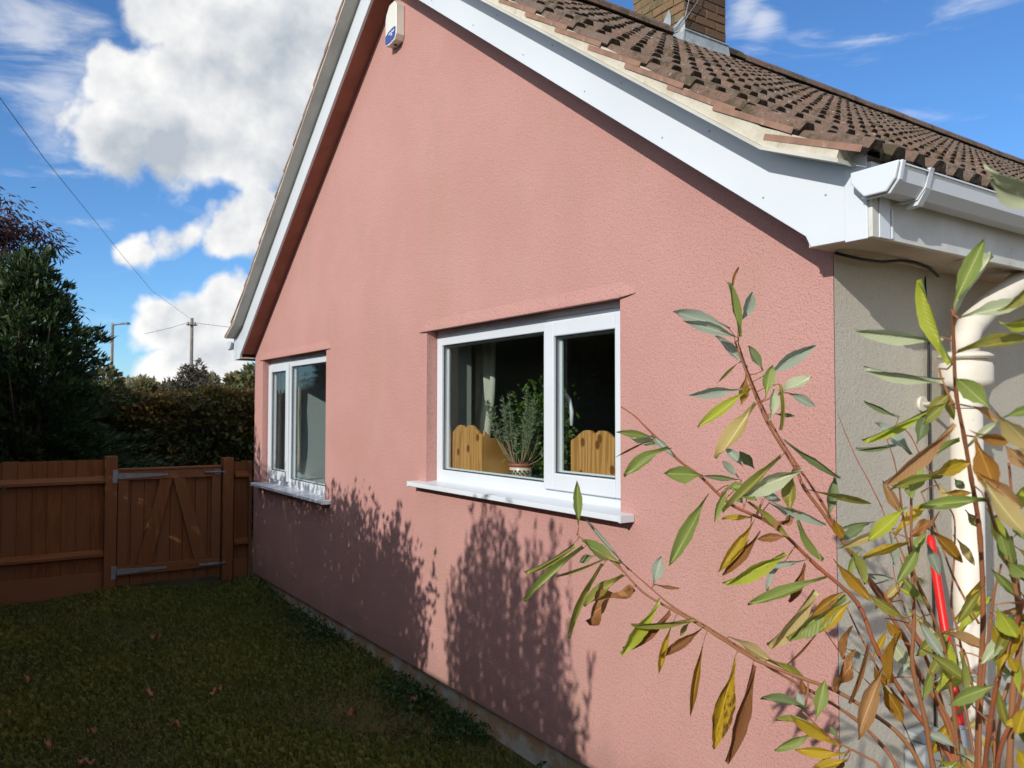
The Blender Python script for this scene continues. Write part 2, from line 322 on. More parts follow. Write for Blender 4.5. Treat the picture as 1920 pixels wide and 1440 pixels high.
M['far_green'] = material('distant_leaf', (.085, .105, .035), .8, shade=(.16, .115, .045), transl=.2)
M['far_pale'] = material('distant_pale_leaf', (.22, .22, .14), .85, shade=(.30, .24, .14), transl=.2)
M['far_dark'] = material('distant_dark_leaf', (.05, .05, .035), .8, shade=(.10, .075, .05))
M['bark'] = material('bark', (.075, .052, .036), .9, bump=.5, bscale=40)
M['grass'] = material('grass_blade', (.095, .125, .028), .6, shade=(.20, .205, .042), transl=.25)
M['weed'] = material('weed_leaf', (.035, .075, .018), .55, shade=(.06, .11, .028), transl=.25)
M['houseplant'] = material('houseplant_leaf', (.12, .19, .10), .6, shade=(.26, .33, .20), transl=.25)
M['houseplant_b'] = material('houseplant_bush_leaf', (.06, .13, .02), .5, shade=(.16, .24, .03), transl=.3)
M['twig'] = material('houseplant_stem', (.26, .19, .12), .8)
M['soil'] = material('lawn_soil', (.075, .070, .028), .95, var=(.105, .08, .036), vscale=2.5, var2=(.045, .028, .017), v2scale=1.4, v2lo=.52, v2hi=.66, bump=.8, bscale=25, bdist=.02, spec=.1)

# ------------------------------------------------------------------ mesh helpers
class MB:
    """collects shapes; build() links them as one mesh object"""
    def __init__(s): s.v = []; s.f = []; s.smooth = []
    def add(s, vs, fs, smooth=False):
        o = len(s.v); s.v += [tuple(map(float, x)) for x in vs]
        s.f += [tuple(i+o for i in f) for f in fs]; s.smooth += [smooth]*len(fs); return s
    def box(s, a, b):
        x0, y0, z0 = a; x1, y1, z1 = b
        return s.add([(x0,y0,z0),(x1,y0,z0),(x1,y1,z0),(x0,y1,z0),(x0,y0,z1),(x1,y0,z1),(x1,y1,z1),(x0,y1,z1)],
                     [(0,3,2,1),(4,5,6,7),(0,1,5,4),(1,2,6,5),(2,3,7,6),(3,0,4,7)])
    def prism(s, poly, axis, a, b, smooth=False):
        """poly of 2D points extruded along axis from a to b"""
        def P(p, w):
            return {'y': (p[0], w, p[1]), 'x': (w, p[0], p[1]), 'z': (p[0], p[1], w)}[axis]
        n = len(poly); vs = [P(p, a) for p in poly]+[P(p, b) for p in poly]
        fs = [tuple(range(n)), tuple(range(2*n-1, n-1, -1))]
        s.add(vs, fs); 
        o = len(s.v)-2*n
        for i in range(n):
            j = (i+1) % n
            s.f.append((o+i, o+n+i, o+n+j, o+j)); s.smooth.append(smooth)
        return s
    def tube(s, pts, rad, n=8, caps=True, smooth=True):
        pts = [Vector(p) for p in pts]; k = len(pts)
        if not hasattr(rad, '__len__'): rad = [rad]*k
        o = len(s.v); prev = None
        for i, p in enumerate(pts):
            d = (pts[min(i+1, k-1)]-pts[max(i-1, 0)]).normalized()
            if prev is None:
                a = d.orthogonal().normalized()
            else:
                a = (prev - d*prev.dot(d)).normalized()
            prev = a; b = d.cross(a)
            for q in range(n):
                w = 2*PI*q/n; s.v.append(tuple(p+(a*math.cos(w)+b*math.sin(w))*rad[i]))
        for i in range(k-1):
            for q in range(n):
                r = (q+1) % n
                s.f.append((o+i*n+q, o+i*n+r, o+(i+1)*n+r, o+(i+1)*n+q)); s.smooth.append(smooth)
        if caps:
            s.f.append(tuple(o+q for q in range(n-1, -1, -1))); s.smooth.append(False)
            s.f.append(tuple(o+(k-1)*n+q for q in range(n))); s.smooth.append(False)
        return s
    def lathe(s, prof, c, n=20, smooth=True):
        """profile of (radius, z) turned about the vertical through c"""
        o = len(s.v); k = len(prof)
        for (r, z) in prof:
            for q in range(n):
                w = 2*PI*q/n; s.v.append((c[0]+r*math.cos(w), c[1]+r*math.sin(w), c[2]+z))
        for i in range(k-1):
            for q in range(n):
                r = (q+1) % n
                s.f.append((o+i*n+q, o+i*n+r, o+(i+1)*n+r, o+(i+1)*n+q)); s.smooth.append(smooth)
        s.f.append(tuple(o+q for q in range(n-1, -1, -1))); s.smooth.append(False)
        s.f.append(tuple(o+(k-1)*n+q for q in range(n))); s.smooth.append(False)
        return s
    def mesh(s, name, mat):
        me = bpy.data.meshes.new(name); me.from_pydata(s.v, [], s.f); 
        me.polygons.foreach_set('use_smooth', s.smooth)
        bm = bmesh.new(); bm.from_mesh(me); bmesh.ops.recalc_face_normals(bm, faces=bm.faces); bm.to_mesh(me); bm.free()
        if mat is not None: me.materials.append(mat)
        me.update(); return me
    def build(s, name, mat, parent=None, bevel=0, segs=2):
        o = bpy.data.objects.new(name, s.mesh(name, mat)); COL.objects.link(o)
        if parent is not None: o.parent = parent; o.matrix_parent_inverse = parent.matrix_world.inverted() if False else Matrix()
        if bevel:
            m = o.modifiers.new('bevel', 'BEVEL'); m.width = bevel; m.segments = segs; m.limit_method = 'ANGLE'; m.angle_limit = .6
        return o
def place(me, name, parent=None, mw=None, mat=None):
    o = bpy.data.objects.new(name, me); COL.objects.link(o)
    if mat is not None:
        o.material_slots[0].link = 'OBJECT'; o.material_slots[0].material = mat
    if parent is not None: o.parent = parent
    if mw is not None: o.matrix_local = mw
    return o
def tag(o, label=None, cat=None, group=None, kind=None):
    if label: o['label'] = label
    if cat: o['category'] = cat
    if group: o['group'] = group
    if kind: o['kind'] = kind
    return o
def empty(name, label, cat, loc=(0, 0, 0), group=None):
    o = bpy.data.objects.new(name, None); COL.objects.link(o); o.empty_display_size = .2
    return tag(o, label, cat, group)
def fast_mesh(name, verts, faces_n, shade, mat, smooth=False):
    """verts (n*k,3), consecutive k-gons"""
    k = faces_n; n = len(verts)//k
    me = bpy.data.meshes.new(name)
    me.vertices.add(len(verts)); me.vertices.foreach_set('co', np.asarray(verts, dtype=np.float32).ravel())
    me.loops.add(len(verts)); me.loops.foreach_set('vertex_index', np.arange(len(verts), dtype=np.int32))
    me.polygons.add(n); me.polygons.foreach_set('loop_start', np.arange(0, n*k, k, dtype=np.int32))
    if shade is not None:
        a = me.attributes.new('shade', 'FLOAT', 'FACE'); a.data.foreach_set('value', np.asarray(shade, dtype=np.float32))
    me.materials.append(mat); me.update(calc_edges=True); me.validate()
    return me
def leaf_cloud(pos, dirs, length, width, mat, name, parent=None, shade=None, nrm=None):
    """leaf-sized pointed faces at pos, pointing along dirs"""
    pos = np.asarray(pos); n = len(pos)
    d = dirs/np.maximum(np.linalg.norm(dirs, axis=1, keepdims=True), 1e-6)
    r = rng.normal(size=(n, 3)) if nrm is None else nrm
    s = np.cross(d, r); s /= np.maximum(np.linalg.norm(s, axis=1, keepdims=True), 1e-6)
    u = np.cross(s, d)
    L = (length*rng.uniform(.65, 1.25, n))[:, None]; Wd = (width*rng.uniform(.7, 1.25, n))[:, None]
    q = np.empty((n, 4, 3))
    q[:, 0] = pos; q[:, 1] = pos+d*L*.45+s*Wd*.5+u*L*.05; q[:, 2] = pos+d*L-u*L*.1*rng.uniform(-1, 1, n)[:, None]; q[:, 3] = pos+d*L*.45-s*Wd*.5+u*L*.05
    sh = rng.uniform(0, 1, n)**1.5 if shade is None else shade
    me = fast_mesh(name, q.reshape(-1, 3), 4, sh, mat)
    o = bpy.data.objects.new(name, me); COL.objects.link(o)
    if parent is not None: o.parent = parent
    return o
def rdir(n): 
    v = rng.normal(size=(n, 3)); return v/np.linalg.norm(v, axis=1, keepdims=True)
def Tz(x, y, z): return Matrix.Translation((x, y, z))

# ------------------------------------------------------------------ ground
def zg(x, y):
    return -.06-.016*min(max(x, 0), 7)
def build_ground():
    xs = [-400, -120, -40, -15]+[-8+i*.25 for i in range(0, 77)]+[14, 25, 60, 200]
    ys = [-200, -60, -20, -8]+[-4+i*.2 for i in range(0, 30)]+[3, 5, 8, 15, 40, 120, 400]
    vs = []; fs = []
    for y in ys:
        for x in xs:
            n = .012*math.sin(x*5.1+y*3.3)+.01*math.sin(x*2.3-y*6.1)
            vs.append((x, y, zg(x, y)+(n if y < 0 else -.02)))
    k = len(xs)
    for j in range(len(ys)-1):
        for i in range(k-1): fs.append((j*k+i, j*k+i+1, (j+1)*k+i+1, (j+1)*k+i))
    o = MB().add(vs, fs, True).build('ground', M['soil']); tag(o, kind='structure')
build_ground()
MB().box((6.50, -.35, -.5), (30, 14, -.125)).build('bounce_yard', material('buff_bounce_ground', (.27, .20, .125), .9, var=(.22, .165, .10), vscale=9, bump=.6, bscale=40), None)['kind'] = 'structure'  # unseen yard, added to bounce warm sunlight onto the side wall

# ------------------------------------------------------------------ bungalow shell
Wd = 6.483; AX = 3.2415; SL = .72; ANG = math.atan(SL); LEN = 10.6
house = empty('bungalow', 'pink rendered bungalow with white bargeboards and brown tiled roof', 'bungalow')
def deck(x): return 4.74-SL*abs(x-AX)
WIN1 = (3.656, 5.4426, 1.165, 2.105); WIN2 = (.262, 1.9447, .905, 2.105)
def gable_wall():
    T = .30
    xs = sorted([0, WIN2[0], WIN2[1], WIN1[0], WIN1[1], Wd, AX])
    mb = MB()
    def top(x): return deck(x)-.14
    for i in range(len(xs)-1):
        a, b = xs[i], xs[i+1]
        w = WIN2 if a >= WIN2[0]-1e-6 and b <= WIN2[1]+1e-6 else WIN1 if a >= WIN1[0]-1e-6 and b <= WIN1[1]+1e-6 else None
        for yy in (0, T):
            if w is None: mb.add([(a, yy, 0), (b, yy, 0), (b, yy, top(b)), (a, yy, top(a))], [(0, 1, 2, 3)])
            else:
                mb.add([(a, yy, 0), (b, yy, 0), (b, yy, w[2]), (a, yy, w[2])], [(0, 1, 2, 3)])
                mb.add([(a, yy, w[3]), (b, yy, w[3]), (b, yy, top(b)), (a, yy, top(a))], [(0, 1, 2, 3)])
    for w in (WIN1, WIN2):
        x0, x1, z0, z1 = w
        for q in ([(x0, 0, z0), (x0, T, z0), (x0, T, z1), (x0, 0, z1)], [(x1, 0, z0), (x1, T, z0), (x1, T, z1), (x1, 0, z1)],
                  [(x0, 0, z0), (x1, 0, z0), (x1, T, z0), (x0, T, z0)], [(x0, 0, z1), (x1, 0, z1), (x1, T, z1), (x0, T, z1)]):
            mb.add(q, [(0, 1, 2, 3)])
    mb.add([(0, 0, 0), (Wd-.001, 0, 0), (Wd-.001, T, 0), (0, T, 0)], [(0, 1, 2, 3)])
    o = bpy.data.objects.new('gable_wall', None)
    me = bpy.data.meshes.new('gable_wall'); me.from_pydata(mb.v, [], mb.f); me.materials.append(M['pink']); me.update()
    o = bpy.data.objects.new('gable_wall', me); COL.objects.link(o); o.parent = house
    # drip beads that finish the render over each window head and along the base
    for w in (WIN1, WIN2):
        b = MB(); x0, x1 = w[0]-.10, w[1]+.10
        prof = [(-.002, -.006), (.012, -.011), (.0125, -.005), (.006, .020), (-.002, .075)]; secs = [(x0, .06), (x0+.04, .55), (x0+.10, 1), (x1-.10, 1), (x1-.04, .55), (x1, .06)]
        vs = [(x, -d*k, w[3]+(h if h < 0 else h*max(k, .3))+(1-k)*.012*(x > 4)) for x, k in secs for d, h in prof]
        b.add(vs, [(i*5+j, i*5+j+1, (i+1)*5+j+1, (i+1)*5+j) for i in range(5) for j in range(4)], True)
        b.build('drip_bead', M['pink'], house)
gable_wall()
MB().box((Wd-.3, .302, -.2), (Wd, LEN, 2.20)).build('side_wall', M['grey_render'], house)
MB().box((Wd-.29, 0.0, 0.0), (Wd, .3, 2.24)).build('side_wall_end', M['grey_render'], house) if False else None
# the grey return of the corner: a thin coat over the end of the gable wall
MB().add([(Wd, .003, -.2), (Wd, .302, -.2), (Wd, .302, 2.3), (Wd, .003, 2.3)], [(0, 1, 2, 3)]).build('side_wall_return', M['grey_render'], house)
MB().box((0, .302, -.2), (.3, LEN, 2.2)).build('far_side_wall', M['grey_render'], house)
MB().box((.3, LEN-.3, -.2), (Wd-.3, LEN, 2.2)).build('rear_wall', M['grey_render'], house)
MB().box((.02, .022, -.45), (Wd-.02, .28, -.003)).build('plinth', M['plinth'], house)
# rooms behind the two windows
MB().box((.3, .302, .02), (Wd-.3, 5.2, .06)).build('room_floor', M['floor'], house)
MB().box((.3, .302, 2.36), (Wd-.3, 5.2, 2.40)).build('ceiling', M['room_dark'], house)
MB().box((3.10, .302, .06), (3.20, 5.2, 2.36)).build('partition_wall', M['room'], house)
MB().box((.302, .318, .06), (.312, 5.1, 2.36)).build('inner_wall', M['pale_wall'], house)
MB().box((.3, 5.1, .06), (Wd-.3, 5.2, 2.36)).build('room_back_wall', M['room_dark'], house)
for w in (WIN1, WIN2):
    # plastered inner reveal and window board
    b = MB(); x0, x1, z0, z1 = w
    b.box((x0, .125, z0), (x0+.012, .315, z1)); b.box((x1-.012, .125, z0), (x1, .315, z1)); b.box((x0+.012, .125, z1-.012), (x1-.012, .315, z1))
    b.build('inner_reveal', M['room'], house)
    MB().box((x0-.03, .125, z0+.02), (x1+.03, .46, z0+.055)).build('window_board', M['pvc'], house, .004)

# ------------------------------------------------------------------ windows
def frame_rect(mb, x0, x1, z0, z1, y0, y1, wl, wr, wb, wt):
    mb.box((x0, y0, z0), (x0+wl, y1, z1)); mb.box((x1-wr, y0, z0), (x1, y1, z1))
    mb.box((x0+wl, y0, z0), (x1-wr, y1, z0+wb)); mb.box((x0+wl, y0, z1-wt), (x1-wr, y1, z1))
def window(w, split, sash_side, sill, kitchen):
    x0, x1, z0, z1 = w; yf = .070
    f = MB(); frame_rect(f, x0+.002, x1-.002, z0+.002, z1-.035, yf, yf+.07, .062, .062, .075, .062)
    f.box((split-.033, yf+.001, z0+.077), (split+.033, yf+.069, z1-.097))
    f.box((x0+.002, yf+.004, z1-.035), (x1-.002, yf+.06, z1-.001))
    win = f.build('window', M['pvc'], house, .004)
    # the opening sash stands proud of the frame
    if sash_side == 'right': s0, s1 = split-.022, x1-.02
    else: s0, s1 = x0+.018, split+.022
    sb = z0+.05; st = z1-.062
    s = MB(); frame_rect(s, s0, s1, sb, st, yf-.022, yf+.04, .082, .072, .082, .07)
    sash = s.build('casement', M['pvc'], win, .006)
    # glazing: fixed and opening panes with dark gaskets
    if sash_side == 'right': fx0, fx1 = x0+.064, split-.033
    else: fx0, fx1 = split+.033, x1-.064
    fz0, fz1 = z0+.077, z1-.097
    for (a, b, c, d, yy) in ((fx0, fx1, fz0, fz1, yf+.018), (s0+.082, s1-.072, sb+.082, st-.07, yf-.002)):
        g = MB(); g.box((a-.006, yy, c-.006), (b+.006, yy+.024, d+.006)); g.build('pane', M['glass'], win)
        k = MB(); e = .007; frame_rect(k, a, b, c, d, yy-.004, yy-.0005, e, e, e, e); k.build('gasket', M['gasket'], win)
        q = MB(); frame_rect(q, a-.004, b+.004, c-.004, d+.004, yy+.0255, yy+.034, .016, .016, .016, .016); q.build('glazing_bead', M['pvc'], win)
    xs0, xs1, zs = sill
    b = MB(); b.prism([(yf+.002, zs+.006), (-.075, zs-.004), (-.078, zs-.028), (-.062, zs-.030), (-.060, zs-.017), (yf+.002, zs-.017)], 'x', xs0, xs1)
    b.build('sill', M['pvc'], win, .003)
    for xx in (xs0, xs1):
        e = MB(); e.box((xx-.006, -.081, zs-.031), (xx+.006, -.002, zs+.001)); e.build('sill_end', M['pvc'], win, .002)
    if kitchen:
        hx = s0+.045; h = MB(); h.box((hx-.014, yf+.042, 1.60), (hx+.014, yf+.056, 1.72))
        h.tube([(hx, yf+.05, 1.69), (hx, yf+.085, 1.69), (hx+.012, yf+.098, 1.66), (hx+.03, yf+.10, 1.60), (hx+.035, yf+.095, 1.53)], [.011, .011, .012, .011, .009], 8)
        h.build('handle', M['pvc'], win)
    return win
window(WIN1, 4.835, 'right', (3.555, 5.525, 1.165), True)
window(WIN2, .845, 'left', (.17, 2.075, .905), False)

# ------------------------------------------------------------------ verge: bargeboards, soffits, undercloak, mortar
YB = -.15
def mir(x, s): return x if s > 0 else 2*AX-x
def xpoly(poly, s): return [(mir(x, s), z) for x, z in poly]
def barge(x): return 4.494-SL*abs(x-AX)
for s in (1, -1):
    poly = [(AX, barge(AX)), (6.487, barge(6.487)), (6.505, 2.120), (6.695, 2.118), (6.695, 2.345), (6.42, 2.455), (AX, deck(AX)-.02)]
    bargeb = MB().prism(xpoly(poly, s), 'y', YB, YB+.02).build('bargeboard', M['pvc'], house, .002)
    if s > 0:
        nl = MB().tube([(0, 0, 0), (0, -.003, 0)], .0030, 8).mesh('nail', M['lead'])
        for k in range(13):
            xx = AX+.5+k*.235; place(nl, 'nail', bargeb, Tz(xx, YB, barge(xx)+(.045 if k % 2 else .17)))
    # corner cover at the foot
    c = [(6.628, 2.112), (6.702, 2.112), (6.702, 2.37), (6.628, 2.37)]
    MB().prism(xpoly(c, s), 'y', YB-.006, YB-.0005).build('corner_cover', M['pvc'], house, .002)
    a = [(AX, barge(AX)+.012), (6.487, barge(6.487)+.012), (6.487, barge(6.487)+.03), (AX, barge(AX)+.03)]
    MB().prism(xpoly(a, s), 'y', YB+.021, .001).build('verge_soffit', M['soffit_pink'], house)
    # undercloak board, kicked up at the eaves
    u = [(AX, deck(AX)-.028), (6.39, deck(6.39)-.028), (6.668, 2.330), (6.668, 2.343), (6.39, deck(6.39)-.015), (AX, deck(AX)-.015)]
    MB().prism(xpoly(u, s), 'y', -.247, .05).build('undercloak', M['undercloak'], house)
    m_ = [(AX, deck(AX)-.014), (6.39, deck(6.39)-.014), (6.655, 2.344), (6.668, 2.380), (6.39, deck(6.39)+.047), (AX, deck(AX)+.047)]
    MB().prism(xpoly(m_, s), 'y', -.236, .04).build('verge_mortar', M['mortar'], house)
    e = [(6.50, 2.121), (6.69, 2.121), (6.69, 2.135), (6.50, 2.135)]
    ys = (-.128, LEN)
    MB().prism(xpoly([(Wd+.001, 2.124), (6.694, 2.124), (6.694, 2.136), (Wd+.001, 2.136)], s), 'y', -.128, LEN).build('eaves_soffit', M['soffit'], house)
    MB().prism(xpoly([(6.696, 2.116), (6.714, 2.116), (6.714, 2.34), (6.696, 2.34)], s), 'y', -.1495, LEN).build('fascia', M['pvc_old'], house, .002)
    # gutter
    gx = 6.716
    prof = [(0, .085), (0, .02), (.022, -.008), (.072, -.008), (.098, .03), (.108, .088), (.114, .088), (.114, .094), (.102, .094), (.093, .032), (.069, -.002), (.024, -.002), (.005, .022), (.005, .085)]
    z0 = 2.236
    gs = lambda q: [(gx+.92*x, z0+.74*z) for x, z in q]
    g = MB().prism(xpoly(gs(prof), s), 'y', -.185, LEN).build('gutter', M['pvc'], house)
    cap = [(-.045, .094), (-.045, .05), (.0, -.014), (.074, -.014), (.104, .03), (.118, .097)]
    MB().prism(xpoly(gs(cap), s), 'y', -.197, -.1855).build('end_cap', M['pvc'], g, .004)
    rim = [(-.02, -.012), (.0, -.020), (.078, -.020), (.110, .028), (.122, .1), (.108, .1), (.098, .032), (.072, -.0085), (0, -.0085)]
    MB().prism(xpoly(gs(rim), s), 'y', -.183, -.165).build('end_cap_rim', M['pvc'], g, .003)
    if s > 0:
        for yy in (-.035, .95, 1.95, 2.95):
            br = [(.0, -.010), (.022, -.0145), (.075, -.0145), (.104, .028), (.1165, .086), (.122, .103), (.108, .104), (.1145, .0945), (.1147, .088), (.0985, .0305), (.0725, -.0085), (.0215, -.0085)]
            b = MB().prism(gs(br), 'y', yy, yy+.022)
            b.prism(gs([(.06, -.0155), (.10, .026), (.104, .028), (.072, -.034), (.03, -.036)]), 'y', yy+.006, yy+.034)
            b.build('gutter_bracket', M['pvc'], g, .0015)
        b = MB(); b.box((6.7145, -.055, 2.12), (6.719, -.047, 2.21)); b.box((6.7145, -.118, 2.117), (6.718, -.062, 2.24)); b.build('fascia_joint', M['pvc'], house, .001)

# ------------------------------------------------------------------ roof
roof_poly = [(AX, deck(AX)), (6.39, deck(6.39)), (6.665, 2.35), (6.665, 2.335), (6.39, deck(6.39)-.013), (AX, deck(AX)-.013)]
rf = MB()
for s in (1, -1): rf.prism(xpoly(roof_poly, s), 'y', .052, LEN)
roof = rf.build('roof', M['deck'], house)
GX = .2268; PIT = .116; TW = 2*PIT; TL = .365
def tile_mesh(i):
    """interlocking tile: two flat-topped rolls and two pans; x across, y up the slope, z out"""
    r = random.Random(i)
    h = .030; th = .013
    prof = []
    for k in range(2):
        o = k*PIT
        prof += [(o+.004, 0), (o+.034, .001), (o+.047, h*.86), (o+.054, h), (o+.088, h), (o+.095, h*.86), (o+.108, .001)]
    prof += [(TW-.0015, 0)]
    n = len(prof); vs = []; fs = []
    ysteps = [0, .012, TL]
    for j, y in enumerate(ysteps):
        for (x, z) in prof:
            jz = r.uniform(-.0012, .0012) if j < 2 else 0
            vs.append((x+r.uniform(-.001, .001), y+(r.uniform(-.003, .003) if j == 0 else 0), z+jz-(.004 if j == 0 else 0)))
    for j in range(2):
        for i2 in range(n-1): fs.append((j*n+i2, j*n+i2+1, (j+1)*n+i2+1, (j+1)*n+i2))
    b0 = len(vs)
    for (x, z) in prof: vs.append((x, .002, -th-.012 if z < .01 else z-.018-th))
    for i2 in range(n-1): fs.append((i2+1, i2, b0+i2, b0+i2+1))
    c0 = len(vs)   # verge side faces
    for (x, zt, zb) in ((prof[0][0], 0, -.020), (prof[-1][0], 0, -.020)):
        o = len(vs); vs += [(x, 0, zt), (x, TL, zt), (x, TL, zb), (x, 0, zb)]; fs.append((o, o+1, o+2, o+3))
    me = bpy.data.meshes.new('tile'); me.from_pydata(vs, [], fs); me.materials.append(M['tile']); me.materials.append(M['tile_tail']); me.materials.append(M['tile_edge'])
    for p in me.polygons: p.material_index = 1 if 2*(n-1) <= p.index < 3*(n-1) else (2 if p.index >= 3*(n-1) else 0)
    me.update(); return me
TILES = [tile_mesh(i) for i in range(6)]
tiles = []
NCOL = int((LEN+.245)/TW)
for s in (1, -1):
    for k in range(16):
        xt = 6.742-GX*k
        if xt-AX < .10: continue
        for c in range(NCOL if s > 0 else 3):
            y0 = -.245+c*TW
            if k == 0: a = math.atan(.40); zt = 2.364
            elif k == 1: a = math.atan(.55); zt = deck(6.39)-.46*(xt-6.39)+.066
            else: a = ANG-math.radians(4.6); zt = deck(xt)+.068
            a += math.radians(random.gauss(0, .45)); 
            # frame: local x -> +Y, local y -> up slope, local z -> out
            ex = Vector((0, 1, 0)); ey = Vector((-math.cos(a), 0, math.sin(a))); ez = Vector((math.sin(a), 0, math.cos(a)))
            if s < 0:
                ey.x *= -1; ez.x *= -1
            xx = xt if s > 0 else 2*AX-xt
            m = Matrix(((ex.x, ey.x, ez.x, xx+random.gauss(0, .002)), (ex.y, ey.y, ez.y, y0+random.gauss(0, .001)), (ex.z, ey.z, ez.z, zt+random.gauss(0, .0025)), (0, 0, 0, 1)))
            m = m @ Matrix.Rotation(random.gauss(0, .006), 4, 'Z')
            dist = (Vector((xx, y0+.1, zt))-Vector((8.045, -2.3245, 1.6))).length
            tiles.append((dist+(50 if (s < 0 and c > 0) else 0), m, random.choice(TILES)))
tiles.sort(key=lambda q: q[0])
for d_, m, me in tiles[:290]: place(me, 'tile', roof, m)
vs = []; fs = []; mi = []
for d_, m, me in tiles[290:]:
    o = len(vs); vs += [tuple(m @ v.co) for v in me.vertices]; fs += [tuple(i+o for i in p.vertices) for p in me.polygons]; mi += [p.material_index for p in me.polygons]
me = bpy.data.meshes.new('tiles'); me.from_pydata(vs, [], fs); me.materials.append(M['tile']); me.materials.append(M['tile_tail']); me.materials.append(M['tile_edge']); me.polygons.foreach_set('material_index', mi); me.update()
o = bpy.data.objects.new('tiles', me); COL.objects.link(o); o.parent = roof; o['kind'] = 'stuff'
def ridge_mesh():
    mb = MB(); pr = [(.125*math.cos(PI*i/8), .105*math.sin(PI*i/8)) for i in range(9)]+[(.108*math.cos(PI*i/8), .088*math.sin(PI*i/8)) for i in range(8, -1, -1)]
    mb.prism(pr, 'y', 0, .448); return mb.mesh('ridge_tile', M['tile'])
RM = ridge_mesh()
for k in range(24):
    place(RM, 'ridge_tile', roof, Tz(AX, -.24+k*.452, deck(AX)+.035+random.gauss(0, .003)))

# ------------------------------------------------------------------ chimney
CX0, CX1, CY0, CY1 = 2.85, 3.47, 2.48, 2.985
chim = MB().box((CX0+.004, CY0+.004, 4.3), (CX1-.004, CY1-.004, 6.3)).build('chimney', M['joint'], house)
def brick_mesh(w, i):
    r = random.Random(i); mb = MB(); j = lambda: r.uniform(-.003, .003)
    b = MB().box((0, 0, 0), (w, .05, .065)); me = b.mesh('brick', M['brick'])
    for v in me.vertices: v.co.x += j(); v.co.y += j()*.8; v.co.z += j()
    bm = bmesh.new(); bm.from_mesh(me); bmesh.ops.bevel(bm, geom=bm.edges[:], offset=.004, segments=1, affect='EDGES'); bm.to_mesh(me); bm.free()
    return me
BR = {k: [brick_mesh(w, i) for i in range(4)] for k, w in (('full', .215), ('half', .1025), ('three', .16))}
for row in range(18):
    z = 4.56+row*.075
    for face in ('front', 'side'):
        total = (CX1-CX0) if face == 'front' else (CY1-CY0)
        seq = (['half', 'full', 'full'] if row % 2 else ['full', 'full', 'half'])
        if face == 'side': seq = ['full', 'full'] if row % 2 else ['half', 'full', 'half']
        used = sum({'full': .215, 'half': .1025, 'three': .16}[q] for q in seq); gap = (total-used)/(len(seq)-1) if len(seq) > 1 else 0
        p = 0
        for q in seq:
            w = {'full': .215, 'half': .1025}[q]; sc = 1
            g = .011; wtot = total/used*w - g
            sx = wtot/w
            jit = random.gauss(0, .0025)
            if face == 'front':
                m = Tz(CX0+p+g/2, CY0-.006+jit, z) @ Matrix.Diagonal((sx, 1, 1, 1)); mt = M['brick']
            else:
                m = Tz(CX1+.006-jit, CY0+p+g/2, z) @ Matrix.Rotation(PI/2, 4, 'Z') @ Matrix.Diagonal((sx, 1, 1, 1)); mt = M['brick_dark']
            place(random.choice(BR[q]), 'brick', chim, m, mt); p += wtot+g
# lead: apron on the down-slope face, stepped flashing on the cheek
dz = lambda x: deck(x)+.075
fl = MB()
fl.prism([(CY0-.055, dz(3.50)-.03), (CY1+.05, dz(3.50)-.03), (CY1+.012, dz(3.50)+.125), (CY0-.012, dz(3.50)+.125)], 'x', CX1+.010, CX1+.016)
fl.prism([(CX1+.010, dz(3.5)+.03), (CX1+.21, dz(3.70)-.005), (CX1+.21, dz(3.70)-.011), (CX1+.010, dz(3.5)+.02)], 'y', CY0-.10, CY1+.10)
fl.box((CX1+.009, CY0-.014, dz(3.50)+.123), (CX1+.026, CY1+.014, dz(3.50)+.133))
fl.build('apron_flashing', M['lead'], chim)
st = MB()
for k, xx in enumerate((3.486, 3.33)):
    z1_ = dz(xx)+.235+(.01 if k else 0)
    st.prism([(xx, dz(xx)-.05), (xx, z1_-.06), (xx-.02, z1_), (xx-.165, dz(xx-.165)+.05), (xx-.165, dz(xx-.165)-.05)], 'y', CY0-.013-.004*k, CY0-.008-.004*k)
st.build('step_flashing', M['lead'], chim)
w_ = MB()
w_.tube([(3.50, 2.55, 6.3), (3.50, 2.545, 5.6), (3.502, 2.50, 5.0), (3.498, 2.462, 4.86), (3.40, 2.455, 4.80), (3.33, 2.44, 4.80)], .004, 6)
w_.tube([(3.50, 2.93, 6.0), (3.505, 2.78, 5.45), (3.503, 2.6, 5.02), (3.50, 2.46, 4.83), (3.42, 2.45, 4.77), (3.33, 2.44, 4.79)], .0035, 6)
w_.build('aerial_cable', M['galv'], chim)

# ------------------------------------------------------------------ soil pipe on the side wall
PX, PY = 6.60, .602
pp = MB(); pp.tube([(PX, PY, -.2), (PX, PY, 1.69)], .052, 24)
pipe = pp.build('soil_pipe', M['cream'], house)
MB().lathe([(.058, 0), (.086, .012), (.088, .03), (.088, .078), (.083, .09), (.064, .096), (.064, .104)], (PX, PY, 1.685), 28).build('pipe_collar', M['cream'], pipe)
MB().lathe([(.07, 0), (.088, .004), (.09, .012), (.074, .022), (.056, .026)], (PX, PY, 1.79), 28).build('pipe_collar_rim', M['cream'], pipe)
MB().tube([(PX, PY, 1.80), (PX, PY, 1.86), (PX+.004, PY+.03, 1.91), (PX+.02, PY+.11, 1.975), (PX+.09, PY+.42, 2.16), (PX+.115, PY+.50, 2.21), (PX+.125, PY+.53, 2.26)], .046, 20).build('swan_neck', M['cream'], pipe)
c_ = MB(); c_.lathe([(.057, 0), (.058, .002), (.058, .028), (.057, .03)], (PX, PY, 1.615), 24); c_.tube([(PX-.02, PY-.12, 1.63), (PX-.02, PY-.05, 1.63)], .009, 8)
c_.tube([(Wd-.002, PY-.085, 1.63), (Wd+.012, PY-.085, 1.63)], .028, 14); c_.tube([(Wd+.012, PY-.085, 1.63), (PX-.02, PY-.085, 1.63), (PX-.02, PY-.05, 1.63)], .008, 8)
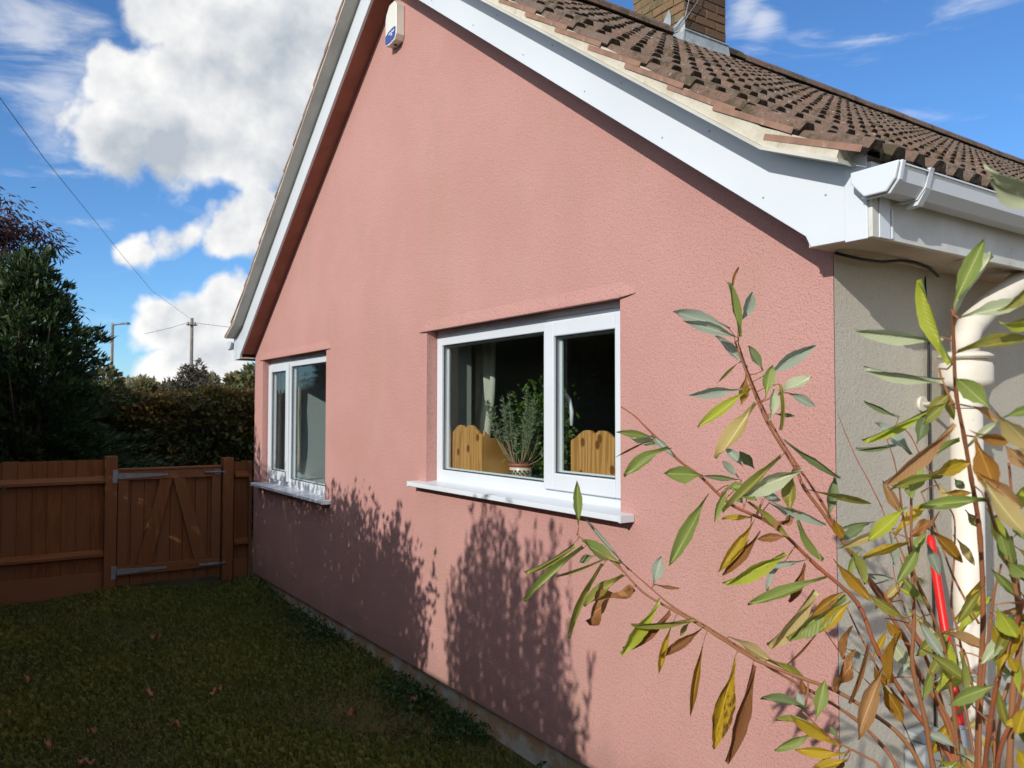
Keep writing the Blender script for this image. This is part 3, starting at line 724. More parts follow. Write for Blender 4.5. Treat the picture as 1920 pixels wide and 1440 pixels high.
c_.build('pipe_bracket', M['cream'], pipe)
MB().tube([(Wd-.003, PY-.04, 2.10), (Wd+.012, PY-.06, 1.98), (Wd+.014, PY-.05, 1.85), (Wd+.012, PY-.055, 1.6), (Wd+.011, PY-.04, .9), (Wd+.011, PY-.05, -.1)], .005, 6).build('drop_cable', M['black'], house)
MB().tube([(6.50, -.012, 2.118), (6.53, -.008, 2.106), (6.545, .06, 2.098), (6.55, .17, 2.10), (6.555, .27, 2.115), (6.55, .37, 2.119), (6.53, .5, 2.117), (6.51, .6, 2.10)], .0055, 6).build('eaves_cable', M['black'], house)
bx = MB(); bx.box((Wd+.002, .37, -.15), (Wd+.075, .50, .47)); bx.prism([(Wd+.002, .472), (Wd+.075, .472), (Wd+.06, .495), (Wd+.02, .50), (Wd+.002, .50)], 'y', .37, .50)
tag(bx.build('meter_box', M['grey_box'], None, .006), 'small grey plastic box low on grey side wall behind the leafy stems', 'box')
rd = empty('long_handled_tool', 'red tool handle with grey tube leaning on grey wall beside cream pipe', 'tool')
a, b, c = Vector((6.524, .493, 1.152)), Vector((6.700, .324, .599)), Vector((6.79, .236, .30))
ax_ = (b-a).normalized()
MB().tube([a-ax_*.012, a, a+ax_*.01, a+(b-a)*.5, b, b+ax_*.004], [.009, .0135, .0148, .0148, .0148, .013], 14).build('grip', M['red'], rd)
MB().tube([b+ax_*.0045, b+ax_*.3, b+ax_*.62], .0125, 12).build('shaft', M['grey_tube'], rd)

# ------------------------------------------------------------------ alarm box under the apex
al = empty('alarm_box', 'cream burglar alarm box with blue panel high under the apex', 'alarm')
x0, x1, zb, ztop = 3.150, 3.318, 4.072, 4.335
outl = [(x0, zb+.006), (x0+.006, zb), (x0+.07, zb-.012), (x1-.02, zb-.004), (x1, zb+.03), (x1, ztop-.03), (x1-.03, ztop), (x0+.06, ztop), (x0+.012, ztop-.05), (x0, ztop-.09)]
MB().prism(outl, 'y', -.064, -.002).build('housing', M['box_white'], al, .007, 3)
pn = [(x0+.007, zb+.014), (x0+.012, zb+.006), (x0+.07, zb+.0), (x1-.026, zb+.008), (x1-.008, zb+.038), (x1-.008, zb+.082), (x1-.05, zb+.088), (x0+.05, zb+.080), (x0+.007, zb+.064)]
MB().prism(pn, 'y', -.0662, -.0642).build('blue_panel', M['box_blue'], al)
w_ = MB()
for (a_, z_) in ((.060, .060), (.075, .062), (.09, .060), (.105, .063), (.12, .060), (.132, .064), (.09, .046), (.104, .046)):
    w_.box((x0+a_, -.0676, zb+z_-.006), (x0+a_+.009, -.0663, zb+z_+.006))
w_.build('print', M['print'], al)
MB().tube([(3.24, -.03, zb-.013), (3.24, -.03, zb-.003)], .012, 10).build('sounder_hole', M['gasket'], al)

# ------------------------------------------------------------------ things behind the kitchen window
def curtain(name, label, x0, x1, y, z0, z1, folds, amp, mat, pinch=0):
    n = folds*10; rows = 14; vs = []; fs = []
    for j in range(rows+1):
        z = z0+(z1-z0)*j/rows; q = 1-pinch*math.exp(-((j/rows-.12)/.22)**2)
        for i in range(n+1):
            u = i/n; ph = u*folds*2*PI
            vs.append((x0+(x1-x0)*(u*q+(1-q)*.2)+.012*math.sin(ph*.5+j*.35), y+amp*math.sin(ph+.25*math.sin(j*.7))*(.8+.3*math.sin(j*.4+i)), z))
    for j in range(rows):
        for i in range(n): fs.append((j*(n+1)+i, j*(n+1)+i+1, (j+1)*(n+1)+i+1, (j+1)*(n+1)+i))
    o = MB().add(vs, fs, True).build(name, mat); m = o.modifiers.new('thick', 'SOLIDIFY'); m.thickness = .002
    return tag(o, label, 'curtain')
curtain('curtain', 'cream curtain hanging in folds behind the kitchen window', 3.37, 3.73, .46, 1.30, 2.30, 4, .035, M['curtain'], .25)
curtain('curtain', 'beige curtain drawn aside behind the far left window', .317, .338, .345, 1.0, 2.30, 2, .02, M['beige_curtain'])

def scallop(x0, x1, z0, zs, zt, humps):
    pts = [(x0, z0), (x0, zs-.01)]
    n = 26
    for i in range(n+1):
        u = i/n
        if humps == 2:
            e = min(u, 1-u)
            z = zs+(zt-zs)*(0.0 if e < .03 else min(1, .15+.0+.85*math.sin(min(1, (e-.03)/.30)*PI/2)**1.6)) - ((zt-zs)*.30*math.exp(-((u-.5)/.055)**2))
        else:
            z = zs+(zt-zs)*math.sin(u*PI)**.7
        pts.append((x0+(x1-x0)*u, z))
    pts += [(x1, zs-.01), (x1, z0)]
    return pts
zb = 1.222
tl = empty('pine_rack', 'pine rack with scalloped top left of the potted plant', 'rack', group='pine racks behind the kitchen window')
MB().prism(scallop(3.685, 4.062, zb, 1.455, 1.518, 2), 'y', .150, .168).build('front_panel', M['pine'], tl, .002)
MB().prism([(.169, zb), (.36, zb), (.36, 1.40), (.30, 1.45), (.22, 1.44), (.169, 1.49)], 'x', 4.045, 4.062).build('side_panel', M['pine'], tl, .002)
tr = empty('pine_rack', 'pine rack with scalloped top behind the opening casement', 'rack', group='pine racks behind the kitchen window')
MB().prism(scallop(4.904, 5.27, zb, 1.455, 1.510, 2), 'y', .150, .168).build('front_panel', M['pine'], tr, .002)
MB().prism([(.169, zb), (.36, zb), (.36, 1.40), (.169, 1.47)], 'x', 5.252, 5.27).build('side_panel', M['pine'], tr, .002)
mt = MB()
for k in range(7): 
    r = .02+.0125*k
    mt.tube([(4.60+r*1.25*math.cos(q*PI/14), .22+r*math.sin(q*PI/14), zb+.006+.002*(k == 6)) for q in range(29)], .006, 6, caps=False)
tag(mt.build('wicker_mat', M['wicker']), 'woven wicker mat lying beside the flower pot on the sill', 'mat')

pl = empty('potted_plant', 'leggy grey green plant in cream pot with red rim behind glass', 'potted plant')
pc = (4.345, .235, zb)
MB().lathe([(.052, 0), (.056, .004), (.068, .07), (.064, .072)], pc, 28).build('pot', M['pot'], pl)
MB().lathe([(.066, 0), (.073, .002), (.074, .018), (.068, .022), (.058, .012)], (pc[0], pc[1], pc[2]+.068), 28).build('pot_rim', M['terracotta'], pl)
dr = MB(); dg = MB()
for k in range(9):
    w = -2.9+k*.36
    for q in range(4):
        z = pc[2]+.036+.012*math.sin(q*PI/2); a = w+.16*math.cos(q*PI/2)
        rr = .0565+.0118*(z-pc[2])/.066+.003
        (dr if q % 2 else dg).lathe([(.006, -.004), (.007, 0), (.006, .004)], (pc[0]+rr*math.cos(a), pc[1]+rr*math.sin(a), z), 6)
dr.build('painted_flower', M['deco_red'], pl); dg.build('painted_sprig', M['deco_green'], pl)
sm = MB(); lp = []; ld = []; bp_ = []; bd = []
for k in range(26):
    w = rng.uniform(0, 2*PI); r = rng.uniform(.06, .32)
    ex, ey = r*math.cos(w)*1.15, r*math.sin(w)*.45
    hz = rng.uniform(.25, .47)-.25*r
    p0 = Vector((pc[0]+.03*math.cos(w), pc[1]+.03*math.sin(w), pc[2]+.075)); p3 = Vector((pc[0]+ex-.02, max(pc[1]+ey, .17), pc[2]+.08+hz))
    p1 = p0.lerp(p3, .3)+Vector((ex*.35, ey*.2, -.03)); p2 = p0.lerp(p3, .7)+Vector((ex*.15, 0, -.01))
    pts = [p0, p1, p2, p3]; fine = []
    for i in range(9):
        u = i/8; fine.append(((1-u)**3)*p0+3*u*(1-u)**2*p1+3*u*u*(1-u)*p2+u**3*p3)
    sm.tube(fine, [.0032-.0002*i for i in range(9)], 5)
    for i in range(110):
        u = rng.uniform(.4, 1); q = fine[min(7, int(u*8))].lerp(fine[min(8, int(u*8)+1)], u*8-int(u*8))
        d = Vector(rng.normal(size=3)); d.z = abs(d.z)*.6+.3
        lp.append(q); ld.append(d)
for i in range(3000):
    w = rng.normal(size=3)*np.array((.10, .05, .11)); bp_.append((pc[0]+.05+w[0], max(pc[1]+.12+w[1], .2), pc[2]+.27+w[2])); bd.append(rng.normal(size=3)+np.array((0, -.4, -.2)))
sm.build('stem', M['twig'], pl)
tag(leaf_cloud(lp, np.array([tuple(d) for d in ld]), .030, .0055, M['houseplant'], 'leaf', pl), kind='stuff')
tag(leaf_cloud(bp_, np.array(bd), .036, .018, M['houseplant_b'], 'bushy_leaf', pl), kind='stuff')

# ------------------------------------------------------------------ timber fence and gate at the far end of the lawn
FX = -.10
def board(mb, y0, y1, z0, z1, x0, x1): return mb.box((x0, y0, z0), (x1, y1, z1))
def fence_run(name, label, ya, yb, ztop, n, posts, group=None):
    f = empty(name, label, 'fence', group=group)
    wd = (yb-ya)/n
    for i in range(n):
        a = ya+i*wd; jz = random.uniform(-.006, .006)
        b = MB(); b.prism([(FX-.022+random.uniform(-.003, .003), a+.003), (FX-.004, a+.003), (FX-.012, a+wd+.012), (FX-.022, a+wd+.012)], 'z', .13, ztop+jz)
        b.build('board', M['fence'], f, .0015, 1)
    for z in (.30, .965):
        MB().prism([(FX-.003, z-.036), (FX+.045, z-.018), (FX+.05, z+.006), (FX-.003, z+.042)], 'y', ya-.0, yb) if False else None
        b = MB(); o = [(FX-.003, z-.038), (FX+.048, z-.022), (FX+.05, z+.004), (FX-.003, z+.04)]
        b.prism(o, 'y', ya, yb); b.build('rail', M['fence_rail'], f, .002, 1)
    MB().box((FX-.02, ya, -.12), (FX+.012, yb, .132)).build('gravel_board', M['fence_rail'], f, .002, 1)
    for (y0, y1, z) in posts:
        MB().box((FX-.05, y0, -.3), (FX+.06, y1, z)).build('post', M['fence'], f, .004)
    return f
fence_run('timber_fence', 'brown feather edge timber fence running left from the gate', -3.25, -1.325, 1.155, 17, [(-1.325, -1.225, 1.185)])
fence_run('timber_fence', 'narrow brown fence infill between gate and pink wall', -.165, -.03, 1.10, 2, [(-.285, -.185, 1.14), (-.03, -.004, 1.10)])
gt = empty('garden_gate', 'brown timber garden gate with diagonal braces and steel hinges', 'gate')
gy0, gy1, gz0, gz1 = -1.215, -.30, -.02, 1.055
for i in range(8):
    w = (gy1-gy0)/8; b = MB(); b.box((FX-.026, gy0+i*w+.002, gz0+random.uniform(0, .012)), (FX-.006+random.uniform(-.002, .002), gy0+(i+1)*w-.002, gz1-.03)); b.build('board', M['fence'], gt, .003, 1)
for (a, b_, c, d) in ((gy0, gy1, .96, 1.045), (gy0, gy1, .085, .17)):
    MB().box((FX-.004, a, c), (FX+.036, b_, d)).build('rail', M['fence_rail'], gt, .003, 1)
MB().box((FX-.03, gy0-.004, 1.046), (FX+.044, gy1+.004, 1.068)).build('top_cap', M['fence_rail'], gt, .004, 1)
for (a, b_) in ((gy0, gy0+.085), (gy1-.085, gy1)):
    MB().box((FX-.003, a, .171), (FX+.034, b_, .959)).build('stile', M['fence'], gt, .003, 1)
for (ya, za, yb, zb_) in ((-.80, .958, -.985, .172), (-.685, .958, -.475, .172)):
    h = .055; MB().prism([(ya-h, za), (ya+h, za), (yb+h+.01, zb_), (yb-h-.01, zb_)], 'x', FX-.002, FX+.033).build('brace', M['fence'], gt, .003, 1)
for (z, ln) in ((1.0, .42), (.125, .42)):
    b = MB(); b.prism([(gy0-.012, z-.026), (gy0+.03, z-.026), (gy0+ln, z-.010), (gy0+ln+.01, z), (gy0+ln, z+.010), (gy0+.03, z+.026), (gy0-.012, z+.026)], 'x', FX+.0365, FX+.043)
    b.box((FX+.061, gy0-.05, z-.06), (FX+.068, gy0-.014, z+.06)); b.tube([(FX+.055, gy0-.012, z-.055), (FX+.055, gy0-.012, z+.055)], .009, 8)
    b.build('strap_hinge', M['galv'], gt, .001, 1)
b = MB(); b.tube([(FX+.048, gy1-.16, 1.005), (FX+.048, gy1+.05, 1.005)], .009, 8); b.box((FX+.0365, gy1-.06, .985), (FX+.044, gy1-.01, 1.028)); b.tube([(FX+.048, gy1+.02, 1.005), (FX+.085, gy1+.02, 1.005)], .010, 8); b.build('latch', M['galv'], gt)
b = MB(); b.box((FX+.0365, gy1-.20, .095), (FX+.043, gy1-.02, .128)); b.tube([(FX+.05, gy1-.19, .112), (FX+.05, gy1+.04, .112)], .009, 8); b.lathe([(.012, -.012), (.016, 0), (.012, .012)], (FX+.06, gy1+.03, .118), 8); b.build('bolt', M['galv'], gt)

# ------------------------------------------------------------------ lawn
def lawn():
    n = 120000
    # thicker near the camera side of the view, clumped by a low frequency field
    x = rng.uniform(-.05, 6.4, n); y = rng.uniform(-3.1, -.02, n)
    fld = np.sin(x*3.1+1.3*np.sin(y*4.0))+np.sin(y*5.3+1.7*np.sin(x*2.2+.5))
    bare = (np.sin(x*1.9+.6)*np.sin(y*3.1+x*.7) > .62) | ((y > -.30-.1*np.sin(x*4)) & (rng.uniform(0, 1, n) < .75))
    keep = (~bare | (rng.uniform(0, 1, n) < .5)); x = x[keep]; y = y[keep]; fld = fld[keep]; n = len(x)
    z = -.06-.016*np.clip(x, 0, 7)+.012*np.sin(x*5.1+y*3.3)+.01*np.sin(x*2.3-y*6.1)-.004
    az = rng.uniform(0, 2*PI, n); lean = rng.uniform(.1, .9, n)
    h = rng.uniform(.022, .05, n)*(1+.22*fld); w = rng.uniform(.0028, .0055, n)
    dx = np.cos(az); dy = np.sin(az)
    v = np.empty((n, 4, 3))
    v[:, 0] = np.stack([x-dy*w, y+dx*w, z], 1); v[:, 1] = np.stack([x+dy*w, y-dx*w, z], 1)
    v[:, 2] = np.stack([x+dx*h*lean*.4+dy*w*.7, y+dy*h*lean*.4-dx*w*.7, z+h*.75], 1); v[:, 3] = np.stack([x+dx*h*lean, y+dy*h*lean, z+h*(1.05-.45*lean)], 1)
    sh = np.clip(rng.uniform(0, 1, n)*.7+.18*fld, 0, 1)
    me = fast_mesh('grass', v.reshape(-1, 3), 4, sh, M['grass']); o = bpy.data.objects.new('grass', me); COL.objects.link(o); o['kind'] = 'stuff'
    # low weeds along the foot of the wall
    p = []; d = []
    for i in range(9000):
        xx = rng.uniform(.3, 6.3); a = .55+.45*math.sin(xx*3.7)+.3*math.sin(xx*9.1)
        if rng.uniform(0, 1) > a*(.5+.5*(xx > 3.2)): continue
        yy = -.02-abs(rng.normal())*.13; p.append((xx, yy, zg(xx, yy)-.01+rng.uniform(0, .07)*max(.3, 1+yy*3))); d.append((rng.normal(), rng.normal()-.2, abs(rng.normal())*.8))
    o = leaf_cloud(p, np.array(d), .045, .014, M['weed'], 'weeds'); o['kind'] = 'stuff'
lawn()
def leaf_shape(name, curl, wave, narrow, seed, dead=False):
    """leaf of unit length along y, unit width across x, arched and folded along the midrib, with a short stalk"""
    r = random.Random(seed); nY = 14; vs = []; fs = []
    prof = np.interp(np.arange(15)/14, np.arange(10)/9, [0.0, .10, .30, .62, .90, 1.0, .93, .72, .42, .02])
    for j in range(nY+1):
        u = j/nY
        w = .5*float(prof[j])*(1+r.uniform(-.05, .05))
        zc = curl*(u-u*u)*1.1 - curl*.6*u*u*u; bend = wave*math.sin(u*PI*1.3)*.10
        for (k, q) in enumerate((-1, -.5, 0, .5, 1)):
            e = abs(q)
            w_ = w*(1+(r.uniform(-.10, .06) if e == 1 else 0))
            vs.append((w_*q+bend, u, zc+e*narrow*.16*(1 if not dead else math.sin(u*9+q*3))+.02*wave*math.sin(u*7+q*2.2)*e))
    for j in range(nY):
        for k in range(4): fs.append((j*5+k, j*5+k+1, (j+1)*5+k+1, (j+1)*5+k))
    mb = MB().add(vs, fs, True)
    me = mb.mesh('leaf', LEAFM['green']); return me
LEAF = [leaf_shape('leaf', c, w, n, i) for i, (c, w, n) in enumerate(((.10, .3, .8), (.22, -.4, 1.2), (-.10, .6, .7), (.30, .8, 1.5), (.02, -.7, 1.0), (.16, 1.1, 1.3)))]
DEAD = [leaf_shape('leaf', .35, 1.2, 2.2, 20, True), leaf_shape('leaf', -.3, -1.0, 2.0, 21, True)]
spots = [(.9, -1.62, 'small dead leaf on the shaded lawn nearest the timber fence'), (2.95, -2.12, None), (3.3, -2.02, None), (3.05, -1.45, None), (3.45, -1.17, 'pale pink dead leaf on the grass nearest the wall'),
         (3.95, -1.68, None), (4.30, -1.98, None), (2.1, -1.2, None), (4.62, -2.05, 'larger dead leaf at the front edge of the lawn'), (4.2, -.55, None), (1.5, -.9, None)]
spots = [(2.17, -2.0, 'dry brown leaf near the left edge of the lawn'), (1.71, -1.16, 'small dry leaf in the middle of the lawn facing the gate'), (2.84, -1.46, 'dry leaf on mid lawn just left of the pinkish leaf'), (3.08, -1.13, 'pale pinkish fallen leaf on open grass below the gate'), (3.42, -1.42, 'rust coloured leaf on the lawn in front of the pinkish leaf'), (3.26, -1.8, 'dry leaf near the lower left of the lawn behind the largest leaf'), (3.3, -1.98, 'tiny pale leaf at the lower left corner of the lawn'), (3.69, -1.81, 'largest fallen leaf at the front edge of the lawn'), (3.79, -0.56, 'orange fallen leaf on the grass nearest the wall'), (3.78, -0.16, 'dry leaf among the weeds at the foot of the wall'), (2.85, -2.16, 'dry leaf cut by the left edge of the picture'), (-0.39, -1.73, 'fallen leaf at the foot of the timber fence')]
for i, (x, y, lab) in enumerate(spots):
    o = place(DEAD[i % 2], 'fallen_leaf', None, Tz(x, y, zg(x, y)+.035) @ Matrix.Rotation(rng.uniform(0, 6), 4, 'Z') @ Matrix.Rotation(rng.uniform(-.3, .3), 4, 'X') @ Matrix.Diagonal((.035, .075, .06, 1)), M['dead_leaf'])
    tag(o, lab or 'fallen brown leaf lying on the shaded lawn', 'fallen leaf', 'fallen leaves on the lawn')

# ------------------------------------------------------------------ hedge, trees and poles beyond the fence
def shell_leaves(n, boxes, L, Wl, mat, name, parent, out=.5, shade_top=None):
    """leaves spread through boxes, thicker at the skin"""
    P = []; D = []
    vol = [a[3]*a[4]*a[5] for a in boxes]; tot = sum(vol)
    for (cx, cy, cz, sx, sy, sz), v in zip(boxes, vol):
        m = int(n*v/tot); d = rdir(m); r = rng.uniform(.35, 1, m)**.45
        p = d*r[:, None]*np.array((sx, sy, sz))+np.array((cx, cy, cz)); P.append(p); D.append(d*out+rng.normal(size=(m, 3))*.55+np.array((0, 0, .1)))
    P = np.concatenate(P); D = np.concatenate(D)
    return leaf_cloud(P, D, L, Wl, mat, name, parent)
def hedge():
    h = empty('beech_hedge', 'long clipped beech hedge behind the timber fence, its brownish top painted sunlit', 'hedge')
    n = 42000
    y = rng.uniform(-4.5, 3.2, n); z = rng.uniform(.0, 1.0, n)**.8*1.80
    top = 1.80+.05*np.sin(y*2.3)+.035*np.sin(y*7.1); side = rng.uniform(0, 1, n)
    x = np.where(side < .62, -2.72+rng.normal(size=n)*.07+.09*np.sin(y*5.1+z*4.2)*np.sin(z*5+y*2), rng.uniform(-3.9, -2.7, n))
    z = np.where(side < .62, z, top-np.abs(rng.normal(size=n))*.07+.03)
    d = rng.normal(size=(n, 3))*.6+np.where(side[:, None] < .62, np.array((.7, 0, -.15)), np.array((0, 0, .5)))
    br = np.clip((z-1.45)*1.6, 0, .85)  # warmer leaf tone towards the top: sunlight painted into the colour
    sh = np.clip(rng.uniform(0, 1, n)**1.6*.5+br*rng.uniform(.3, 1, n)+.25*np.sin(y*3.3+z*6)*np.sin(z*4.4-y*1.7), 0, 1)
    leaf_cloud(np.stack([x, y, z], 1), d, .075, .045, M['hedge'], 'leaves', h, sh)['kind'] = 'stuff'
    c = MB(); c.box((-3.75, -4.4, -.1), (-2.86, 3.1, 1.68)); c.build('inner_growth', M['bark'], h)
    # loose top shoots in the same painted sunlit tone
    m = 260; yy = rng.uniform(-4, 3, m); p = []; dd = []
    for q in yy:
        xx = rng.uniform(-3.2, -2.75); hh = rng.uniform(.02, .10)
        for k in range(7): p.append((xx+rng.normal()*.02, q+rng.normal()*.02, 1.78+hh*k/6)); dd.append((rng.normal(), rng.normal(), .8))
    leaf_cloud(p, np.array(dd), .06, .035, M['hedge'], 'top_shoots', h, np.full(len(p), .85))['kind'] = 'stuff'
hedge()
def branchy(parent, base, tips, r0, mat, name='branch', trunk='trunk'):
    mb = MB(); b = Vector(base)
    for tp in tips:
        tp = Vector(tp); m_ = b.lerp(tp, .45); m_.z += .12*(tp-b).length; m_.x = b.x+(tp.x-b.x)*.3; m_.y = b.y+(tp.y-b.y)*.3
        pts = []
        for i in range(7):
            u = i/6; pts.append(b*(1-u)**2+m_*2*u*(1-u)+tp*u*u)
        mb.tube(pts, [r0*(1-.85*i/6) for i in range(7)], 6)
    return mb.build(name, mat, parent)
def evergreen():
    e = empty('evergreen_bush', 'tall dark evergreen bush rising behind the fence at left', 'bush')
    tips = []; P = []; D = []
    # drooping sprays set around a broad cone, each spray a run of small leaves
    for k in range(560):
        u = rng.uniform(0, 1)**1.15; z = .25+u*2.85; R = (1.46-1.28*u**1.3)*rng.uniform(.55, 1.05)*(1+.10*math.sin(z*9))
        w = rng.uniform(0, 2*PI); cx, cy = -1.62, -1.86
        ax_, ay_ = math.cos(w), math.sin(w)
        b = np.array((cx+ax_*R*.35, cy+ay_*R*.35, z-.18)); t_ = np.array((cx+ax_*R, cy+ay_*R, z+rng.uniform(-.05, .16)))
        if k % 30 == 0 and z > .9: tips.append(tuple(t_))
        for i in range(85):
            v = rng.uniform(.15, 1.05); p = b+(t_-b)*v+np.array((0, 0, .10*math.sin(v*PI)))+rng.normal(size=3)*.045*(1.1-v*.6)
            P.append(p); D.append((t_-b)*1.6+rng.normal(size=3)*.28+np.array((0, 0, .12)))
    P = [(min(q[0], -.27-.1*abs(rng.normal())), q[1], q[2]) for q in P]
    leaf_cloud(P, np.array(D), .085, .026, M['evergreen'], 'leaves', e)['kind'] = 'stuff'
    branchy(e, (-1.62, -1.86, -.2), tips, .035, M['bark'], 'trunk')
evergreen()
def maple():
    e = empty('purple_maple', 'fine leaved purple maple rising above the dark evergreen', 'tree')
    P = []; D = []; tips = []; S_ = []
    for k in range(150):
        w = rng.uniform(0, 2*PI); u = rng.uniform(.0, 1)
        cx, cy = -2.55, -2.20; R = rng.uniform(.15, .95)*(1.05-.55*max(0, u-.35)); z = 1.9+u*2.05-.40*R*R
        c = np.array((cx+math.cos(w)*R*.8, cy+math.sin(w)*R*.85, z))
        if k % 4 == 0: tips.append(tuple(c))
        for i in range(80):
            o = rng.normal(size=3)*np.array((.10, .10, .06)); P.append(c+o); D.append(o*5+np.array((0, 0, -.55))+rng.normal(size=3)*.25)
            S_.append(np.clip(rng.uniform(0, .6)+(.55 if math.sin(w)*R < -.05 and u < .75 else 0), 0, 1))
    leaf_cloud(P, np.array(D), .09, .020, M['maple'], 'leaves', e, np.array(S_))['kind'] = 'stuff'
    branchy(e, (-2.55, -2.42, -.2), tips, .04, M['bark'], 'trunk')
maple()

def pole(name, label, cat, base, h, r, mat, arm=None):
    e = empty(name, label, cat)
    MB().tube([(base[0], base[1], base[2]), (base[0], base[1], base[2]+h)], [r, r*.75], 10).build('pole', mat, e)
    return e
p1 = pole('telegraph_pole', 'bare timber telegraph pole standing alone beyond the hedge', 'pole', (-44.6, 8.91, -.2), 7.65, .12, M['grey_timber'])
b = MB(); b.box((-44.75, 8.60, 6.98), (-44.45, 9.2, 7.06)); b.tube([(-44.6, 8.70, 7.06), (-44.6, 8.70, 7.2)], .04, 8); b.tube([(-44.6, 9.1, 7.06), (-44.6, 9.1, 7.2)], .04, 8); b.build('cross_arm', M['grey_timber'], p1)
p2 = pole('street_lamp', 'pole with a lamp arm half hidden by the dark bush', 'street lamp', (-41.9, 4.07, -.2), 6.75, .09, M['brown_pole'])
b = MB(); b.tube([(-41.85, 4.08, 6.45), (-41.7, 4.3, 6.52), (-41.4, 4.62, 6.54)], .05, 8); b.build('arm', M['galv'], p2)
b = MB(); b.lathe([(.06, 0), (.16, .02), (.16, .08), (.05, .14)], (-41.3, 4.74, 6.48), 12); b.build('lantern', M['galv'], p2)
def wire(name, label, pts, r):
    P = [Vector(p) for p in pts]; f = []
    for i in range(len(P)-1):
        for k in range(8): f.append(P[i].lerp(P[i+1], k/8))
    f.append(P[-1]); tag(MB().tube(f, r, 5).build(name, M['black'], None), label, 'wire')
wire('overhead_wire', 'single overhead wire crossing the sky from the pole to upper left', [(-44.51, 8.89, 7.32), (-36.16, 5.13, 7.79), (-28.17, 2.64, 8.02), (-19.92, 0.58, 7.72), (-12.63, -1.11, 7.27), (-8.45, -2.06, 7.09), (-4.19, -2.89, 6.76)], .008)
wire('overhead_wire', 'short wires sagging away from the pole over the hedge', [(-49.6, 7.0, 6.75), (-47.0, 8.0, 6.95), (-44.6, 8.75, 7.18), (-44.6, 9.1, 7.15), (-40, 13.0, 6.35)], .013)
def round_tree(name, label, cat, c, s, n, L, Wl, mat, lumps, group=None, trunk=True):
    e = empty(name, label, cat, group=group)
    bx = [(c[0]+rng.normal()*s[0]*.42, c[1]+rng.normal()*s[1]*.42, c[2]+rng.uniform(-.45, .45)*s[2], s[0]*rng.uniform(.35, .55), s[1]*rng.uniform(.35, .55), s[2]*rng.uniform(.35, .55)) for _ in range(lumps)]
    o = shell_leaves(n, bx, L, Wl, mat, 'crown', e); o['kind'] = 'stuff'
    tips = [(b[0], b[1], b[2]) for b in bx]
    branchy(e, (c[0], c[1], -.2), tips, .05*s[2], M['bark'], 'trunk')
    return e
round_tree('garden_tree', 'rounded green and russet tree beside the eaves of the house', 'tree', (-10.8, 3.05, 1.75), (1.3, .85, 1.0), 9000, .16, .09, M['far_green'], 12)
round_tree('garden_tree', 'dark open twiggy tree around the foot of the telegraph pole', 'tree', (-24.2, 4.50, 2.75), (.9, .62, .95), 1500, .20, .07, M['far_dark'], 11)
round_tree('garden_tree', 'pale leafy tree to the right of the telegraph pole', 'tree', (-30.0, 6.35, 2.6), (1.0, .75, 1.0), 4200, .22, .10, M['far_pale'], 9)
for i, (x, y, z, sx, sy, sz, mt_, lab) in enumerate([
    (-46, 5.6, 2.5, 3, 1.7, 1.2, 'far_pale', 'pale distant tree low above the hedge beside the lamp pole'), (-48, 8.3, 2.5, 3, 1.7, 1.15, 'far_pale', 'pale distant tree left of the telegraph pole'),
    (-38, 6.0, 2.5, 2, 1.2, 1.0, 'far_green', 'greener distant tree midway between lamp pole and telegraph pole'), (-52, 13.5, 2.5, 3, 2.2, 1.3, 'far_pale', 'pale distant tree low beside the house eaves'),
    (-40, 2.9, 2.5, 2, 1.4, 1.6, 'far_green', 'yellowish distant tree behind the dark bush')]):
    round_tree('distant_tree', lab, 'tree', (x, y, z), (sx, sy, sz), 3500, .35, .18, M[mt_], 10, 'distant trees beyond the hedge')

